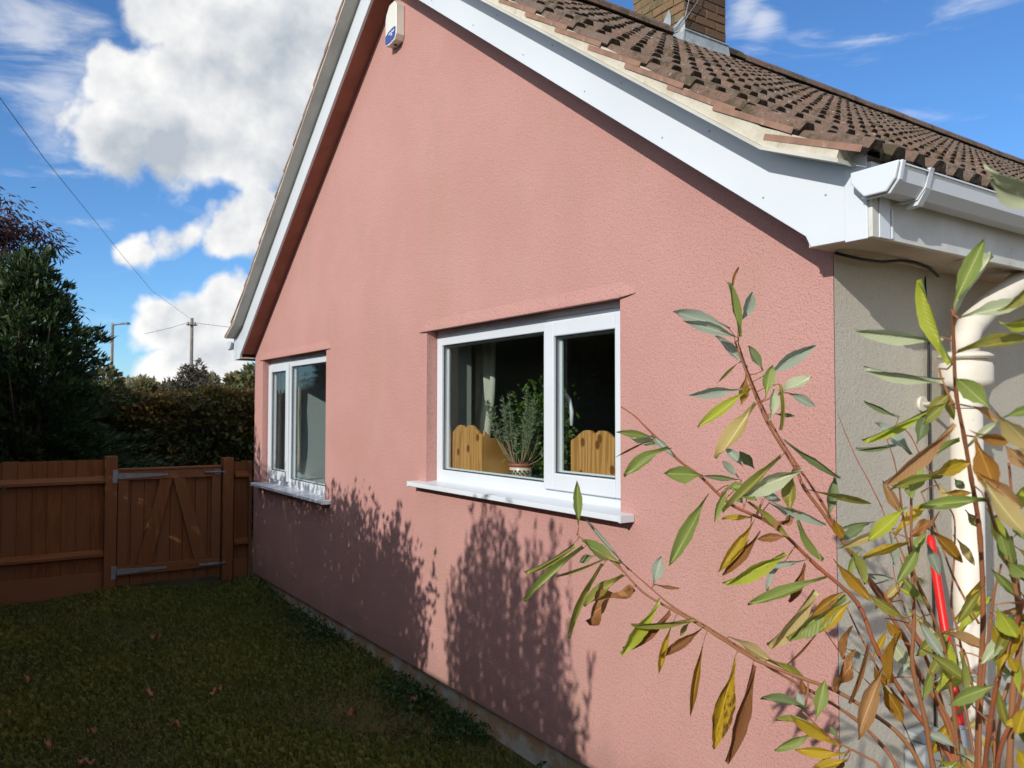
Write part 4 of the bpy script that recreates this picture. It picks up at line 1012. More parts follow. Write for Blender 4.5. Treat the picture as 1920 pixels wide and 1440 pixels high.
# ------------------------------------------------------------------ boundary on the sunny side of the lawn: it throws the shade on grass and wall
BY = -3.30
bf = empty('boundary_fence', 'close boarded boundary fence along the sunny side of the lawn', 'fence')
for i in range(100):
    a = -5.0+i*.15; MB().box((a, BY-.012+.004*(i % 2), -.2), (a+.146, BY+.006+.004*(i % 2), 1.655+random.uniform(-.006, .006))).build('board', M['fence'], bf) if False else None
b = MB(); b.box((-5.0, BY-.01, -.25), (10.2, BY+.01, 1.655)); b.build('panel', M['fence'], bf)
b = MB()
for i in range(9): b.box((-5+i*1.9, BY-.07, -.25), (-4.9+i*1.9, BY-.012, 1.70))
b.build('post', M['fence'], bf)
def spiky_shrub(name, label, prof, y0, base_x, n, per, spread, seed, lw, tw, core):
    """upright shoots whose outline follows prof (x, height); leaves all along each shoot"""
    global rng
    rng = np.random.default_rng(seed)
    e = empty(name, label, 'shrub'); xs = [p[0] for p in prof]; zs = [p[1] for p in prof]
    P = []; D = []; st = MB()
    for k in range(n):
        x = rng.uniform(xs[0], xs[-1]); zt_ = float(np.interp(x, xs, zs))*(1-.55*rng.uniform(0, 1)**2.2) if k > n*.25 else float(np.interp(x, xs, zs))*rng.uniform(.95, 1.0)
        y = y0+rng.normal()*spread; bx_ = base_x+(x-base_x)*.45
        a = Vector((bx_, y0+(y-y0)*.4, 0)); c = Vector((x, y, zt_)); m_ = Vector((x-(x-bx_)*.25, y, zt_*.45))
        pts = [a*(1-u)**2+m_*2*u*(1-u)+c*u*u for u in [i/6 for i in range(7)]]
        if k % 3 == 0: st.tube(pts, [.007*(1-.8*i/6) for i in range(7)], 4)
        for i in range(per):
            u = rng.uniform(.12, 1); q = a*(1-u)**2+m_*2*u*(1-u)+c*u*u; w = rng.normal(size=3)*.022*(1.35-u)
            P.append((q.x+w[0], q.y+w[1], q.z+w[2]-.03)); D.append((rng.normal()*tw, rng.normal()*tw, 1))
    for i in range(core[0]):     # dense inner foliage
        x = rng.uniform(xs[0]+.06, xs[-1]-.10); zt_ = float(np.interp(x, xs, zs))-core[1]
        if zt_ < .5: continue
        P.append((x, y0+rng.normal()*spread, rng.uniform(.35, 1)**.7*zt_)); D.append((rng.normal(), rng.normal(), .9))
    leaf_cloud(P, np.array(D), .062, lw, M['caster'], 'leaves', e)['kind'] = 'stuff'
    st.build('stems', M['bark'], e)
def shp(pts, ty, grow=.0): return [(x+.40*ty, z+.5*ty+grow) for x, z in pts]
TY = 2.95
spiky_shrub('upright_shrub', 'upright feathery shrub whose shadow falls below the kitchen window', shp([(3.95, .55), (4.03, .82), (4.10, .78), (4.2, 1.10), (4.32, 1.06), (4.45, 1.17), (4.56, 1.02), (4.64, 1.11), (4.80, .86), (4.94, 1.07), (5.02, .72), (5.10, .36), (5.16, .25)], TY), -TY, 5.70, 230, 76, .14, 3, .023, .4, (3500, .42))
spiky_shrub('broad_shrub', 'broad leafy shrub whose shadow covers the wall near the gate', shp([(-1.7, 1.9), (-.3, 1.75), (-.05, 1.45), (.1, 1.16), (.6, 1.08), (1.2, 1.04), (1.8, 1.02), (2.1, 1.06), (2.4, .98), (2.6, 1.18), (2.7, .95), (2.88, .90), (3.02, .84), (3.24, 1.04), (3.32, .80), (3.46, .82), (3.55, .60), (3.64, .50), (3.70, .18)], TY), -TY-.1, 2.9, 760, 95, .20, 4, .034, .9, (26000, .20))
round_tree('shade_tree', 'tall tree beyond the lawn boundary that keeps the gate corner dark', 'tree', (-.65, -4.3, 1.95), (1.2, .8, 1.4), 18000, .16, .10, M['caster'], 22)
round_tree('shade_tree', 'bushy tree beyond the lawn boundary that shades the hedge', 'tree', (-3.4, -4.6, 1.85), (1.9, .9, 1.35), 18000, .16, .10, M['caster'], 26)
round_tree('shade_tree', 'broad tree beyond the lawn boundary furthest from the house', 'tree', (-7.0, -4.8, 2.2), (2.2, .9, 1.6), 12000, .18, .12, M['caster'], 20)

# ------------------------------------------------------------------ leafy shrub in the foreground
STEMS=[[[[7.0,-1.092,1.738],[7.015,-1.076,1.675],[7.038,-1.047,1.582],[7.071,-1.003,1.489],[7.083,-0.994,1.454],[7.114,-0.954,1.383],[7.155,-0.897,1.276],[7.194,-0.843,1.166],[7.206,-0.834,1.117],[7.24,-0.788,1.018],[7.249,-0.779,0.93],[7.246,-0.781,0.865],[7.242,-0.784,0.756],[7.232,-0.791,0.549],[7.216,-0.802,0.222],[7.195,-0.818,-0.16]],[0.0017,0.0021,0.0025,0.0028,0.0032,0.0036,0.004,0.0044,0.0047,0.0051,0.0055,0.0056,0.0058,0.0061,0.0066,0.0072]],
[[[6.99,-1.07,1.735],[7.006,-1.054,1.666],[7.03,-1.025,1.58],[7.064,-0.981,1.488],[7.09,-0.951,1.426],[7.126,-0.903,1.318],[7.162,-0.856,1.242],[7.198,-0.81,1.162],[7.222,-0.78,1.061],[7.241,-0.755,0.921],[7.246,-0.756,0.856],[7.253,-0.76,0.748],[7.265,-0.767,0.543],[7.283,-0.781,0.218],[7.301,-0.802,-0.16]],[0.0014,0.0017,0.002,0.0023,0.0026,0.0028,0.0031,0.0034,0.0037,0.004,0.0041,0.0042,0.0044,0.0048,0.0052]],
[[[6.826,-1.233,1.61],[6.848,-1.217,1.592],[6.869,-1.2,1.565],[6.896,-1.175,1.53],[6.916,-1.159,1.502],[6.946,-1.13,1.471],[6.983,-1.089,1.419],[7.035,-1.026,1.379],[7.085,-0.963,1.303],[7.133,-0.904,1.233],[7.158,-0.879,1.143],[7.198,-0.828,1.034],[7.233,-0.789,0.967],[7.249,-0.779,0.93],[7.26,-0.772,0.865],[7.279,-0.761,0.756],[7.311,-0.74,0.549],[7.356,-0.712,0.222],[7.399,-0.684,-0.16]],[0.0013,0.0016,0.0019,0.0022,0.0024,0.0027,0.003,0.0033,0.0036,0.0039,0.0041,0.0044,0.0047,0.005,0.0051,0.0052,0.0055,0.006,0.0065]],
[[[6.847,-1.366,1.366],[6.869,-1.347,1.344],[6.903,-1.31,1.308],[6.933,-1.277,1.262],[6.966,-1.241,1.234],[7.002,-1.201,1.206],[7.027,-1.179,1.187],[7.072,-1.123,1.144],[7.12,-1.065,1.116],[7.163,-1.015,1.093],[7.203,-0.969,1.056],[7.235,-0.934,1.019],[7.258,-0.911,0.966],[7.261,-0.9,0.898],[7.265,-0.881,0.786],[7.272,-0.847,0.572],[7.276,-0.799,0.234],[7.274,-0.75,-0.16]],[0.0015,0.0017,0.0019,0.0021,0.0023,0.0025,0.0027,0.003,0.0032,0.0034,0.0036,0.0038,0.004,0.0041,0.0042,0.0044,0.0048,0.0052]],
[[[6.868,-1.279,1.312],[6.907,-1.238,1.264],[6.941,-1.205,1.226],[6.983,-1.159,1.191],[7.032,-1.104,1.147],[7.067,-1.071,1.116],[7.115,-1.018,1.078],[7.162,-0.965,1.035],[7.195,-0.932,0.991],[7.217,-0.918,0.952],[7.22,-0.903,0.886],[7.225,-0.879,0.774],[7.23,-0.835,0.563],[7.233,-0.77,0.229],[7.226,-0.701,-0.16]],[0.0011,0.0014,0.0016,0.0019,0.0022,0.0024,0.0027,0.003,0.0032,0.0035,0.0036,0.0037,0.0039,0.0042,0.0046]],
[[[7.187,-1.149,1.092],[7.218,-1.113,1.049],[7.251,-1.074,1.023],[7.27,-1.058,1.006],[7.273,-1.041,0.936],[7.279,-1.013,0.819],[7.285,-0.962,0.598],[7.287,-0.891,0.248],[7.274,-0.821,-0.16]],[0.0012,0.0015,0.0019,0.0022,0.0022,0.0023,0.0024,0.0026,0.0029]],
[[[7.519,-1.288,1.732],[7.505,-1.26,1.686],[7.492,-1.23,1.624],[7.483,-1.193,1.566],[7.474,-1.157,1.505],[7.463,-1.126,1.476],[7.453,-1.092,1.414],[7.439,-1.058,1.29],[7.419,-1.034,1.16],[7.402,-1.007,1.042],[7.397,-0.984,0.97],[7.389,-0.945,0.85],[7.374,-0.873,0.621],[7.353,-0.762,0.261],[7.331,-0.638,-0.16]],[0.002,0.0022,0.0025,0.0027,0.003,0.0032,0.0035,0.0037,0.004,0.0042,0.0043,0.0044,0.0046,0.005,0.0055]],
[[[7.491,-1.271,1.658],[7.493,-1.267,1.641],[7.498,-1.259,1.62],[7.501,-1.253,1.606]],[0.0014,0.0015,0.0017,0.0018]],
[[[7.025,-0.796,1.596],[7.038,-0.791,1.557],[7.057,-0.778,1.499],[7.075,-0.767,1.457],[7.094,-0.752,1.403]],[0.0008,0.0009,0.001,0.0011,0.0012]],
[[[7.094,-0.752,1.403],[7.128,-0.72,1.262],[7.159,-0.695,1.156],[7.187,-0.673,1.041],[7.208,-0.659,0.886],[7.208,-0.666,0.823],[7.208,-0.68,0.718],[7.207,-0.705,0.52],[7.204,-0.747,0.206],[7.197,-0.798,-0.16]],[0.0012,0.0014,0.0017,0.002,0.0022,0.0022,0.0023,0.0024,0.0026,0.0029]],
[[[7.3,-1.004,1.455],[7.292,-0.992,1.348],[7.286,-0.976,1.243],[7.277,-0.967,1.16],[7.281,-0.937,1.063],[7.281,-0.913,0.975],[7.291,-0.894,0.907],[7.307,-0.862,0.793],[7.338,-0.803,0.578],[7.386,-0.714,0.237],[7.442,-0.615,-0.16]],[0.002,0.0025,0.003,0.0035,0.004,0.0045,0.0046,0.0047,0.005,0.0054,0.0059]],
[[[7.317,-1.071,1.489],[7.312,-1.049,1.422],[7.309,-1.023,1.354],[7.309,-0.994,1.297],[7.315,-0.956,1.236],[7.315,-0.926,1.174],[7.312,-0.899,1.065],[7.307,-0.875,0.975],[7.306,-0.867,0.907],[7.306,-0.854,0.793],[7.304,-0.83,0.578],[7.303,-0.796,0.237],[7.303,-0.763,-0.16]],[0.0014,0.0016,0.0019,0.0021,0.0023,0.0025,0.0028,0.003,0.0031,0.0031,0.0033,0.0036,0.0039]],
[[[7.31,-0.99,1.465],[7.332,-0.983,1.4],[7.354,-0.977,1.329],[7.384,-0.957,1.255]],[0.0011,0.0014,0.0017,0.002]],
[[[7.167,-0.84,1.379],[7.186,-0.826,1.314],[7.214,-0.795,1.22],[7.237,-0.775,1.146],[7.246,-0.774,1.055],[7.258,-0.766,0.93],[7.27,-0.769,0.865],[7.288,-0.774,0.756],[7.323,-0.785,0.549],[7.377,-0.803,0.222],[7.437,-0.826,-0.16]],[0.0014,0.0017,0.002,0.0024,0.0027,0.003,0.0031,0.0031,0.0033,0.0036,0.0039]],
[[[7.569,-1.227,1.365],[7.547,-1.212,1.307],[7.523,-1.199,1.247],[7.502,-1.179,1.171],[7.485,-1.156,1.109],[7.474,-1.133,1.033],[7.456,-1.094,0.906],[7.424,-1.023,0.665],[7.377,-0.915,0.284],[7.327,-0.797,-0.16]],[0.0024,0.0027,0.003,0.0033,0.0036,0.0037,0.0038,0.004,0.0043,0.0047]],
[[[7.546,-1.27,1.5],[7.547,-1.249,1.456],[7.552,-1.225,1.407],[7.553,-1.206,1.354],[7.549,-1.193,1.305],[7.538,-1.19,1.237],[7.528,-1.183,1.131],[7.511,-1.156,1.054],[7.481,-1.111,0.925],[7.426,-1.025,0.679],[7.34,-0.892,0.292],[7.242,-0.737,-0.16]],[0.0018,0.0022,0.0027,0.0031,0.0035,0.004,0.0044,0.0045,0.0046,0.0049,0.0053,0.0057]],
[[[7.138,-0.787,1.291],[7.154,-0.797,1.243],[7.184,-0.783,1.162],[7.231,-0.744,1.082],[7.253,-0.744,1.032],[7.271,-0.747,0.93],[7.27,-0.742,0.865],[7.267,-0.735,0.756],[7.261,-0.72,0.549],[7.25,-0.697,0.222],[7.232,-0.669,-0.16]],[0.001,0.0012,0.0015,0.0017,0.002,0.0022,0.0022,0.0023,0.0024,0.0026,0.0029]],
[[[7.114,-0.908,1.219],[7.131,-0.895,1.171],[7.152,-0.876,1.115],[7.174,-0.854,1.064],[7.207,-0.817,1.014],[7.228,-0.799,0.976],[7.239,-0.794,0.93],[7.24,-0.78,0.865],[7.242,-0.757,0.756],[7.243,-0.715,0.549],[7.24,-0.649,0.222],[7.232,-0.574,-0.16]],[0.0014,0.0016,0.0018,0.002,0.0022,0.0024,0.0026,0.0026,0.0027,0.0029,0.0031,0.0034]],
[[[7.056,-0.901,1.166],[7.083,-0.876,1.113],[7.121,-0.834,1.053],[7.152,-0.803,1.005],[7.173,-0.786,0.946],[7.186,-0.782,0.908],[7.193,-0.774,0.844],[7.202,-0.763,0.737],[7.219,-0.741,0.534],[7.241,-0.708,0.214],[7.26,-0.672,-0.16]],[0.0008,0.0009,0.001,0.0012,0.0013,0.0014,0.0014,0.0015,0.0015,0.0017,0.0018]],
[[[7.217,-0.838,1.096],[7.221,-0.827,1.02],[7.234,-0.804,0.972],[7.239,-0.794,0.93],[7.247,-0.792,0.865],[7.259,-0.79,0.756],[7.282,-0.788,0.549],[7.317,-0.788,0.222],[7.354,-0.793,-0.16]],[0.0012,0.0016,0.002,0.0024,0.0024,0.0025,0.0027,0.0029,0.0031]],
[[[7.481,-1.09,1.381],[7.469,-1.087,1.338],[7.46,-1.08,1.295],[7.449,-1.075,1.233],[7.439,-1.068,1.17],[7.429,-1.057,1.064],[7.426,-1.037,0.991],[7.421,-1.002,0.868],[7.413,-0.936,0.636],[7.401,-0.834,0.268],[7.389,-0.717,-0.16]],[0.0014,0.0017,0.002,0.0022,0.0025,0.0028,0.0029,0.0029,0.0031,0.0033,0.0036]],
[[[7.281,-0.852,1.43],[7.292,-0.848,1.405],[7.293,-0.854,1.334],[7.292,-0.864,1.256],[7.3,-0.861,1.215],[7.31,-0.856,1.153],[7.324,-0.844,1.085],[7.328,-0.843,0.975],[7.327,-0.837,0.907],[7.325,-0.827,0.793],[7.32,-0.808,0.578],[7.312,-0.778,0.237],[7.302,-0.743,-0.16]],[0.0012,0.0014,0.0016,0.0018,0.002,0.0022,0.0024,0.0026,0.0026,0.0027,0.0029,0.0031,0.0034]],
[[[7.28,-0.926,1.151],[7.29,-0.907,1.094],[7.303,-0.886,1.042],[7.305,-0.878,0.975],[7.305,-0.871,0.907],[7.305,-0.86,0.793],[7.306,-0.838,0.578],[7.306,-0.806,0.237],[7.306,-0.771,-0.16]],[0.0016,0.0022,0.0028,0.0034,0.0035,0.0036,0.0038,0.0041,0.0044]],
[[[7.466,-1.025,1.414],[7.469,-1.018,1.372],[7.471,-1.01,1.287],[7.465,-1.015,1.227],[7.45,-1.032,1.152],[7.444,-1.035,1.064],[7.438,-1.02,0.991],[7.428,-0.996,0.868],[7.408,-0.948,0.636],[7.378,-0.874,0.268],[7.345,-0.785,-0.16]],[0.0014,0.0017,0.002,0.0024,0.0027,0.003,0.0031,0.0031,0.0033,0.0036,0.0039]],
[[[7.566,-1.225,1.264],[7.552,-1.213,1.22],[7.533,-1.208,1.175],[7.519,-1.196,1.131],[7.499,-1.162,1.054],[7.465,-1.106,0.925],[7.402,-1.001,0.679],[7.307,-0.839,0.292],[7.203,-0.656,-0.16]],[0.0018,0.0022,0.0026,0.003,0.0031,0.0031,0.0033,0.0036,0.0039]],
[[[7.377,-0.963,1.18],[7.389,-0.944,1.147],[7.393,-0.935,1.098],[7.392,-0.93,1.02],[7.383,-0.917,0.949],[7.367,-0.894,0.831],[7.336,-0.851,0.607],[7.288,-0.784,0.253],[7.232,-0.707,-0.16]],[0.0014,0.0019,0.0025,0.003,0.0031,0.0031,0.0033,0.0036,0.0039]],
[[[7.22,-0.845,1.284],[7.242,-0.839,1.232],[7.262,-0.836,1.181],[7.291,-0.822,1.167],[7.309,-0.82,1.09],[7.331,-0.812,1.017],[7.342,-0.823,0.975],[7.342,-0.825,0.907],[7.342,-0.827,0.793],[7.339,-0.831,0.578],[7.332,-0.833,0.237],[7.318,-0.83,-0.16]],[0.001,0.0013,0.0015,0.0018,0.0021,0.0023,0.0026,0.0026,0.0027,0.0029,0.0031,0.0034]],
[[[7.515,-1.138,1.531],[7.516,-1.132,1.47]],[0.0016,0.002]],
[[[7.195,-0.898,1.548],[7.201,-0.887,1.513],[7.205,-0.879,1.471],[7.206,-0.874,1.422]],[0.0009,0.001,0.001,0.0011]],
[[[7.267,-0.972,1.574],[7.275,-0.958,1.558],[7.285,-0.941,1.519],[7.299,-0.919,1.473],[7.307,-0.904,1.434]],[0.0009,0.001,0.0011,0.0012,0.0013]]]
LEAVES=[[7.004,-1.085,1.748,7.01,-1.12,1.851,0.0206,"green",29,0.64,-0.76,-0.12],
[6.999,-1.099,1.837,7.005,-1.085,1.885,0.0065,"brown",-25,0.64,-0.75,-0.16],
[6.991,-1.071,1.781,7.019,-1.061,1.836,0.0281,"grey",34,0.63,-0.76,-0.13],
[6.994,-1.102,1.764,6.943,-1.206,1.795,0.0315,"grey",17,0.67,-0.73,-0.11],
[7.017,-1.103,1.744,6.964,-1.197,1.777,0.0226,"grey",-3,0.66,-0.74,-0.1],
[6.997,-1.058,1.689,6.974,-1.117,1.75,0.0223,"grey",27,0.65,-0.76,-0.07],
[6.996,-1.076,1.698,6.975,-1.116,1.657,0.0066,"olive",1,0.65,-0.76,-0.05],
[7.018,-1.042,1.667,7.069,-0.942,1.736,0.0288,"grey",24,0.6,-0.8,-0.06],
[7.015,-1.03,1.682,7.003,-1.057,1.731,0.0221,"dark",26,0.63,-0.78,-0.06],
[7.049,-1.065,1.626,7.051,-1.048,1.691,0.0247,"green",14,0.62,-0.79,-0.04],
[7.051,-1.027,1.633,7.078,-0.964,1.668,0.0304,"pale",-37,0.59,-0.8,-0.03],
[7.045,-1.001,1.639,7.078,-0.95,1.611,0.0202,"grey",-13,0.59,-0.81,-0.02],
[7.017,-1.096,1.646,6.972,-1.194,1.633,0.0226,"grey",-22,0.66,-0.75,-0.02],
[7.009,-1.073,1.673,7.005,-1.082,1.615,0.0237,"ochre",-34,0.64,-0.77,-0.03],
[7.04,-1.097,1.643,6.986,-1.184,1.569,0.0239,"lime",21,0.66,-0.75,-0.0],
[7.046,-1.087,1.615,7.011,-1.158,1.51,0.039,"straw",35,0.65,-0.76,0.02],
[7.051,-1.06,1.583,7.054,-1.042,1.644,0.0213,"pale",21,0.61,-0.79,-0.01],
[7.037,-1.028,1.597,7.062,-0.991,1.592,0.0085,"dark",-3,0.6,-0.8,0.0],
[7.065,-1.044,1.654,7.064,-1.037,1.565,0.0062,"olive",-34,0.61,-0.79,-0.01],
[7.061,-1.024,1.547,7.132,-0.95,1.474,0.0151,"dark",16,0.58,-0.81,0.05],
[6.956,-1.14,1.477,6.925,-1.212,1.48,0.036,"green",3,0.69,-0.72,0.08],
[6.922,-1.194,1.528,6.865,-1.263,1.475,0.0299,"green",26,0.72,-0.69,0.06],
[6.877,-1.19,1.547,6.848,-1.267,1.56,0.0159,"green",15,0.73,-0.68,0.03],
[6.877,-1.171,1.528,6.838,-1.224,1.552,0.0209,"pale",1,0.72,-0.69,0.04],
[6.875,-1.193,1.545,6.832,-1.254,1.509,0.0047,"brown",4,0.73,-0.68,0.04],
[6.909,-1.158,1.503,6.875,-1.198,1.556,0.014,"grey",-4,0.71,-0.7,0.04],
[6.986,-1.059,1.465,6.935,-1.115,1.471,0.012,"dark",7,0.66,-0.75,0.08],
[6.975,-1.042,1.489,6.949,-1.062,1.528,0.0202,"grey",5,0.65,-0.76,0.05],
[6.988,-1.022,1.486,6.979,-1.057,1.523,0.0211,"dark",-11,0.64,-0.77,0.06],
[6.969,-1.049,1.467,6.952,-1.079,1.501,0.0214,"grey",38,0.65,-0.76,0.07],
[7.082,-1.063,1.514,7.043,-1.179,1.414,0.0197,"olive",23,0.63,-0.77,0.09],
[7.108,-1.041,1.494,7.057,-1.144,1.447,0.0344,"pale",-18,0.61,-0.79,0.08],
[7.097,-1.04,1.493,7.1,-1.064,1.418,0.0307,"olive",23,0.59,-0.8,0.09],
[7.096,-0.945,1.392,7.105,-0.93,1.473,0.0245,"dark",30,0.56,-0.82,0.1],
[7.095,-1.004,1.452,7.146,-0.878,1.421,0.0141,"olive",-7,0.55,-0.83,0.1],
[7.005,-1.048,1.451,7.024,-0.994,1.421,0.026,"grey",-41,0.62,-0.78,0.1],
[7.019,-1.027,1.437,7.029,-1.0,1.458,0.0199,"grey",-8,0.61,-0.79,0.09],
[6.967,-1.086,1.447,6.996,-1.06,1.455,0.0203,"green",-12,0.64,-0.76,0.09],
[6.987,-1.055,1.417,6.973,-1.066,1.435,0.0153,"dark",-6,0.64,-0.76,0.1],
[7.035,-1.037,1.424,7.083,-0.976,1.393,0.0215,"grey",25,0.6,-0.8,0.12],
[7.014,-1.033,1.429,6.994,-1.052,1.443,0.0165,"grey",3,0.63,-0.77,0.1],
[6.857,-1.37,1.378,6.856,-1.372,1.47,0.0178,"green",-1,0.77,-0.62,0.12],
[6.843,-1.371,1.348,6.809,-1.458,1.295,0.0065,"olive",-32,0.79,-0.59,0.18],
[6.862,-1.361,1.342,6.805,-1.46,1.244,0.0172,"green",24,0.78,-0.59,0.2],
[6.899,-1.304,1.31,6.862,-1.366,1.354,0.0336,"green",39,0.75,-0.64,0.17],
[6.857,-1.33,1.323,6.838,-1.353,1.312,0.016,"dark",-4,0.76,-0.62,0.18],
[6.884,-1.272,1.298,6.828,-1.331,1.392,0.0084,"grey",2,0.75,-0.64,0.16],
[6.89,-1.336,1.313,6.866,-1.403,1.18,0.014,"olive",15,0.75,-0.62,0.23],
[6.866,-1.318,1.317,6.819,-1.4,1.284,0.005,"olive",-15,0.77,-0.61,0.19],
[6.911,-1.302,1.291,6.854,-1.355,1.23,0.029,"olive",33,0.74,-0.64,0.22],
[6.927,-1.296,1.272,6.866,-1.364,1.211,0.0338,"brown",41,0.74,-0.64,0.23],
[6.912,-1.228,1.267,6.927,-1.221,1.321,0.0249,"grey",-12,0.7,-0.69,0.19],
[6.914,-1.225,1.267,6.943,-1.19,1.26,0.0085,"brown",25,0.69,-0.69,0.21],
[6.961,-1.263,1.25,6.904,-1.307,1.144,0.0296,"lime",-35,0.71,-0.66,0.26],
[6.964,-1.238,1.229,6.894,-1.29,1.146,0.0215,"dbrown",-36,0.7,-0.67,0.26],
[6.996,-1.208,1.217,6.935,-1.307,1.204,0.0135,"olive",-26,0.69,-0.68,0.25],
[6.975,-1.239,1.211,6.951,-1.254,1.113,0.0135,"yellow",6,0.68,-0.68,0.28],
[6.978,-1.197,1.204,6.965,-1.212,1.178,0.0104,"olive",12,0.67,-0.7,0.25],
[7.006,-1.192,1.202,6.958,-1.256,1.144,0.0186,"dbrown",-8,0.67,-0.69,0.27],
[7.013,-1.198,1.183,7.008,-1.233,1.047,0.014,"ochre",-1,0.65,-0.7,0.3],
[7.05,-1.159,1.149,7.017,-1.183,0.98,0.0383,"spot",-21,0.62,-0.71,0.33],
[7.068,-1.131,1.138,7.042,-1.174,0.961,0.0306,"dbrown",-35,0.61,-0.72,0.34],
[7.031,-1.153,1.182,7.062,-1.073,1.132,0.0214,"straw",-14,0.61,-0.74,0.27],
[7.076,-1.102,1.142,7.117,-1.046,1.107,0.016,"olive",-29,0.58,-0.76,0.29],
[7.118,-1.057,1.116,7.122,-1.054,1.084,0.0119,"brown",5,0.56,-0.77,0.3],
[7.051,-1.101,1.399,7.008,-1.153,1.297,0.0225,"yellow",-6,0.64,-0.75,0.16],
[7.033,-1.091,1.382,7.017,-1.123,1.322,0.0255,"straw",-33,0.63,-0.76,0.15],
[7.063,-1.101,1.379,7.011,-1.145,1.291,0.0216,"dbrown",-14,0.63,-0.76,0.17],
[7.035,-1.09,1.398,7.011,-1.147,1.396,0.0148,"yellow",38,0.64,-0.76,0.13],
[7.098,-1.066,1.368,7.072,-1.124,1.366,0.0174,"brown",2,0.61,-0.78,0.15],
[7.106,-1.089,1.343,7.062,-1.198,1.291,0.0287,"lime",-26,0.62,-0.76,0.18],
[7.093,-1.0,1.32,7.04,-1.08,1.303,0.0119,"grey",-10,0.6,-0.78,0.18],
[7.059,-1.03,1.308,7.032,-1.046,1.255,0.0149,"grey",33,0.6,-0.77,0.19],
[7.155,-1.031,1.298,7.067,-1.142,1.244,0.0253,"green",25,0.59,-0.78,0.21],
[7.135,-1.042,1.276,7.07,-1.088,1.161,0.0364,"straw",-42,0.58,-0.78,0.24],
[7.172,-1.003,1.269,7.104,-1.079,1.184,0.0358,"green",-33,0.56,-0.79,0.23],
[7.181,-1.01,1.28,7.146,-1.07,1.233,0.0199,"ochre",-11,0.55,-0.81,0.22],
[7.192,-1.009,1.263,7.15,-1.049,1.201,0.0234,"yellow",6,0.54,-0.81,0.23],
[7.136,-1.035,1.197,7.106,-1.08,1.138,0.0048,"brown",-15,0.57,-0.78,0.27],
[7.114,-1.039,1.321,7.089,-1.053,1.244,0.021,"brown",-27,0.58,-0.79,0.2],
[7.167,-1.088,1.055,7.17,-1.061,1.124,0.0241,"green",4,0.54,-0.78,0.32],
[7.145,-1.086,1.069,7.1,-1.147,1.091,0.0206,"dark",31,0.57,-0.75,0.32],
[7.145,-1.085,1.071,7.134,-1.092,1.099,0.0138,"grey",-11,0.56,-0.76,0.32],
[7.191,-1.123,1.057,7.144,-1.169,1.017,0.0188,"green",-26,0.56,-0.75,0.36],
[7.226,-1.107,1.044,7.187,-1.183,1.093,0.0225,"yellow",-27,0.54,-0.77,0.34],
[7.185,-1.114,1.057,7.139,-1.159,1.067,0.0164,"olive",41,0.56,-0.75,0.34],
[7.232,-1.097,1.028,7.177,-1.158,1.027,0.0195,"yellow",-21,0.54,-0.76,0.36],
[7.214,-1.089,1.044,7.202,-1.097,1.062,0.0111,"dark",-1,0.53,-0.78,0.35],
[7.239,-1.104,1.017,7.217,-1.16,1.01,0.0197,"yellow",40,0.52,-0.76,0.38],
[7.225,-1.089,1.017,7.213,-1.094,0.991,0.0124,"brown",-11,0.52,-0.77,0.37],
[7.216,-1.103,1.021,7.2,-1.146,1.002,0.0056,"brown",-10,0.53,-0.76,0.37],
[7.071,-1.074,1.431,7.132,-0.996,1.389,0.0188,"grey",20,0.59,-0.8,0.12],
[7.104,-1.041,1.402,7.127,-1.003,1.323,0.0219,"green",37,0.57,-0.81,0.15],
[7.107,-1.038,1.415,7.073,-1.074,1.382,0.016,"brown",-41,0.6,-0.79,0.13],
[7.01,-1.113,1.456,7.029,-1.068,1.432,0.0205,"green",42,0.64,-0.77,0.1],
[7.012,-1.128,1.461,6.987,-1.144,1.391,0.0168,"green",-26,0.66,-0.75,0.11],
[7.037,-1.106,1.429,7.083,-1.049,1.363,0.0182,"olive",-30,0.61,-0.78,0.13],
[7.005,-1.173,1.447,6.938,-1.208,1.307,0.0305,"green",12,0.68,-0.72,0.14],
[7.517,-1.286,1.663,7.487,-1.31,1.772,0.0249,"lime",-35,0.47,-0.88,-0.1],
[7.518,-1.289,1.733,7.554,-1.276,1.818,0.0226,"green",-8,0.43,-0.89,-0.15],
[7.516,-1.274,1.724,7.533,-1.217,1.81,0.0301,"pale",-37,0.43,-0.89,-0.14],
[7.533,-1.302,1.718,7.583,-1.234,1.738,0.021,"pale",-23,0.42,-0.9,-0.11],
[7.489,-1.258,1.7,7.407,-1.329,1.711,0.0226,"pale",-19,0.5,-0.86,-0.09],
[7.492,-1.269,1.645,7.43,-1.342,1.658,0.0162,"pale",-30,0.5,-0.87,-0.04],
[7.562,-1.287,1.604,7.533,-1.31,1.643,0.0263,"green",2,0.44,-0.9,-0.02],
[7.555,-1.355,1.67,7.607,-1.286,1.688,0.0205,"olive",-27,0.42,-0.91,-0.07],
[7.585,-1.313,1.709,7.605,-1.271,1.707,0.0188,"lime",30,0.4,-0.91,-0.1],
[7.477,-1.288,1.594,7.5,-1.265,1.623,0.0167,"olive",-4,0.47,-0.88,-0.01],
[7.461,-1.273,1.557,7.473,-1.271,1.597,0.0184,"dark",-12,0.48,-0.88,0.02],
[7.209,-0.88,1.593,7.166,-0.925,1.622,0.0123,"dark",-30,0.52,-0.86,-0.0],
[7.401,-1.133,1.605,7.335,-1.198,1.556,0.0125,"lime",-40,0.5,-0.86,0.01],
[7.356,-1.106,1.533,7.327,-1.147,1.584,0.026,"grey",38,0.51,-0.86,0.03],
[7.316,-1.077,1.549,7.273,-1.118,1.539,0.0087,"dark",-35,0.52,-0.85,0.04],
[7.525,-1.305,1.587,7.46,-1.348,1.506,0.0214,"tan",-26,0.48,-0.87,0.05],
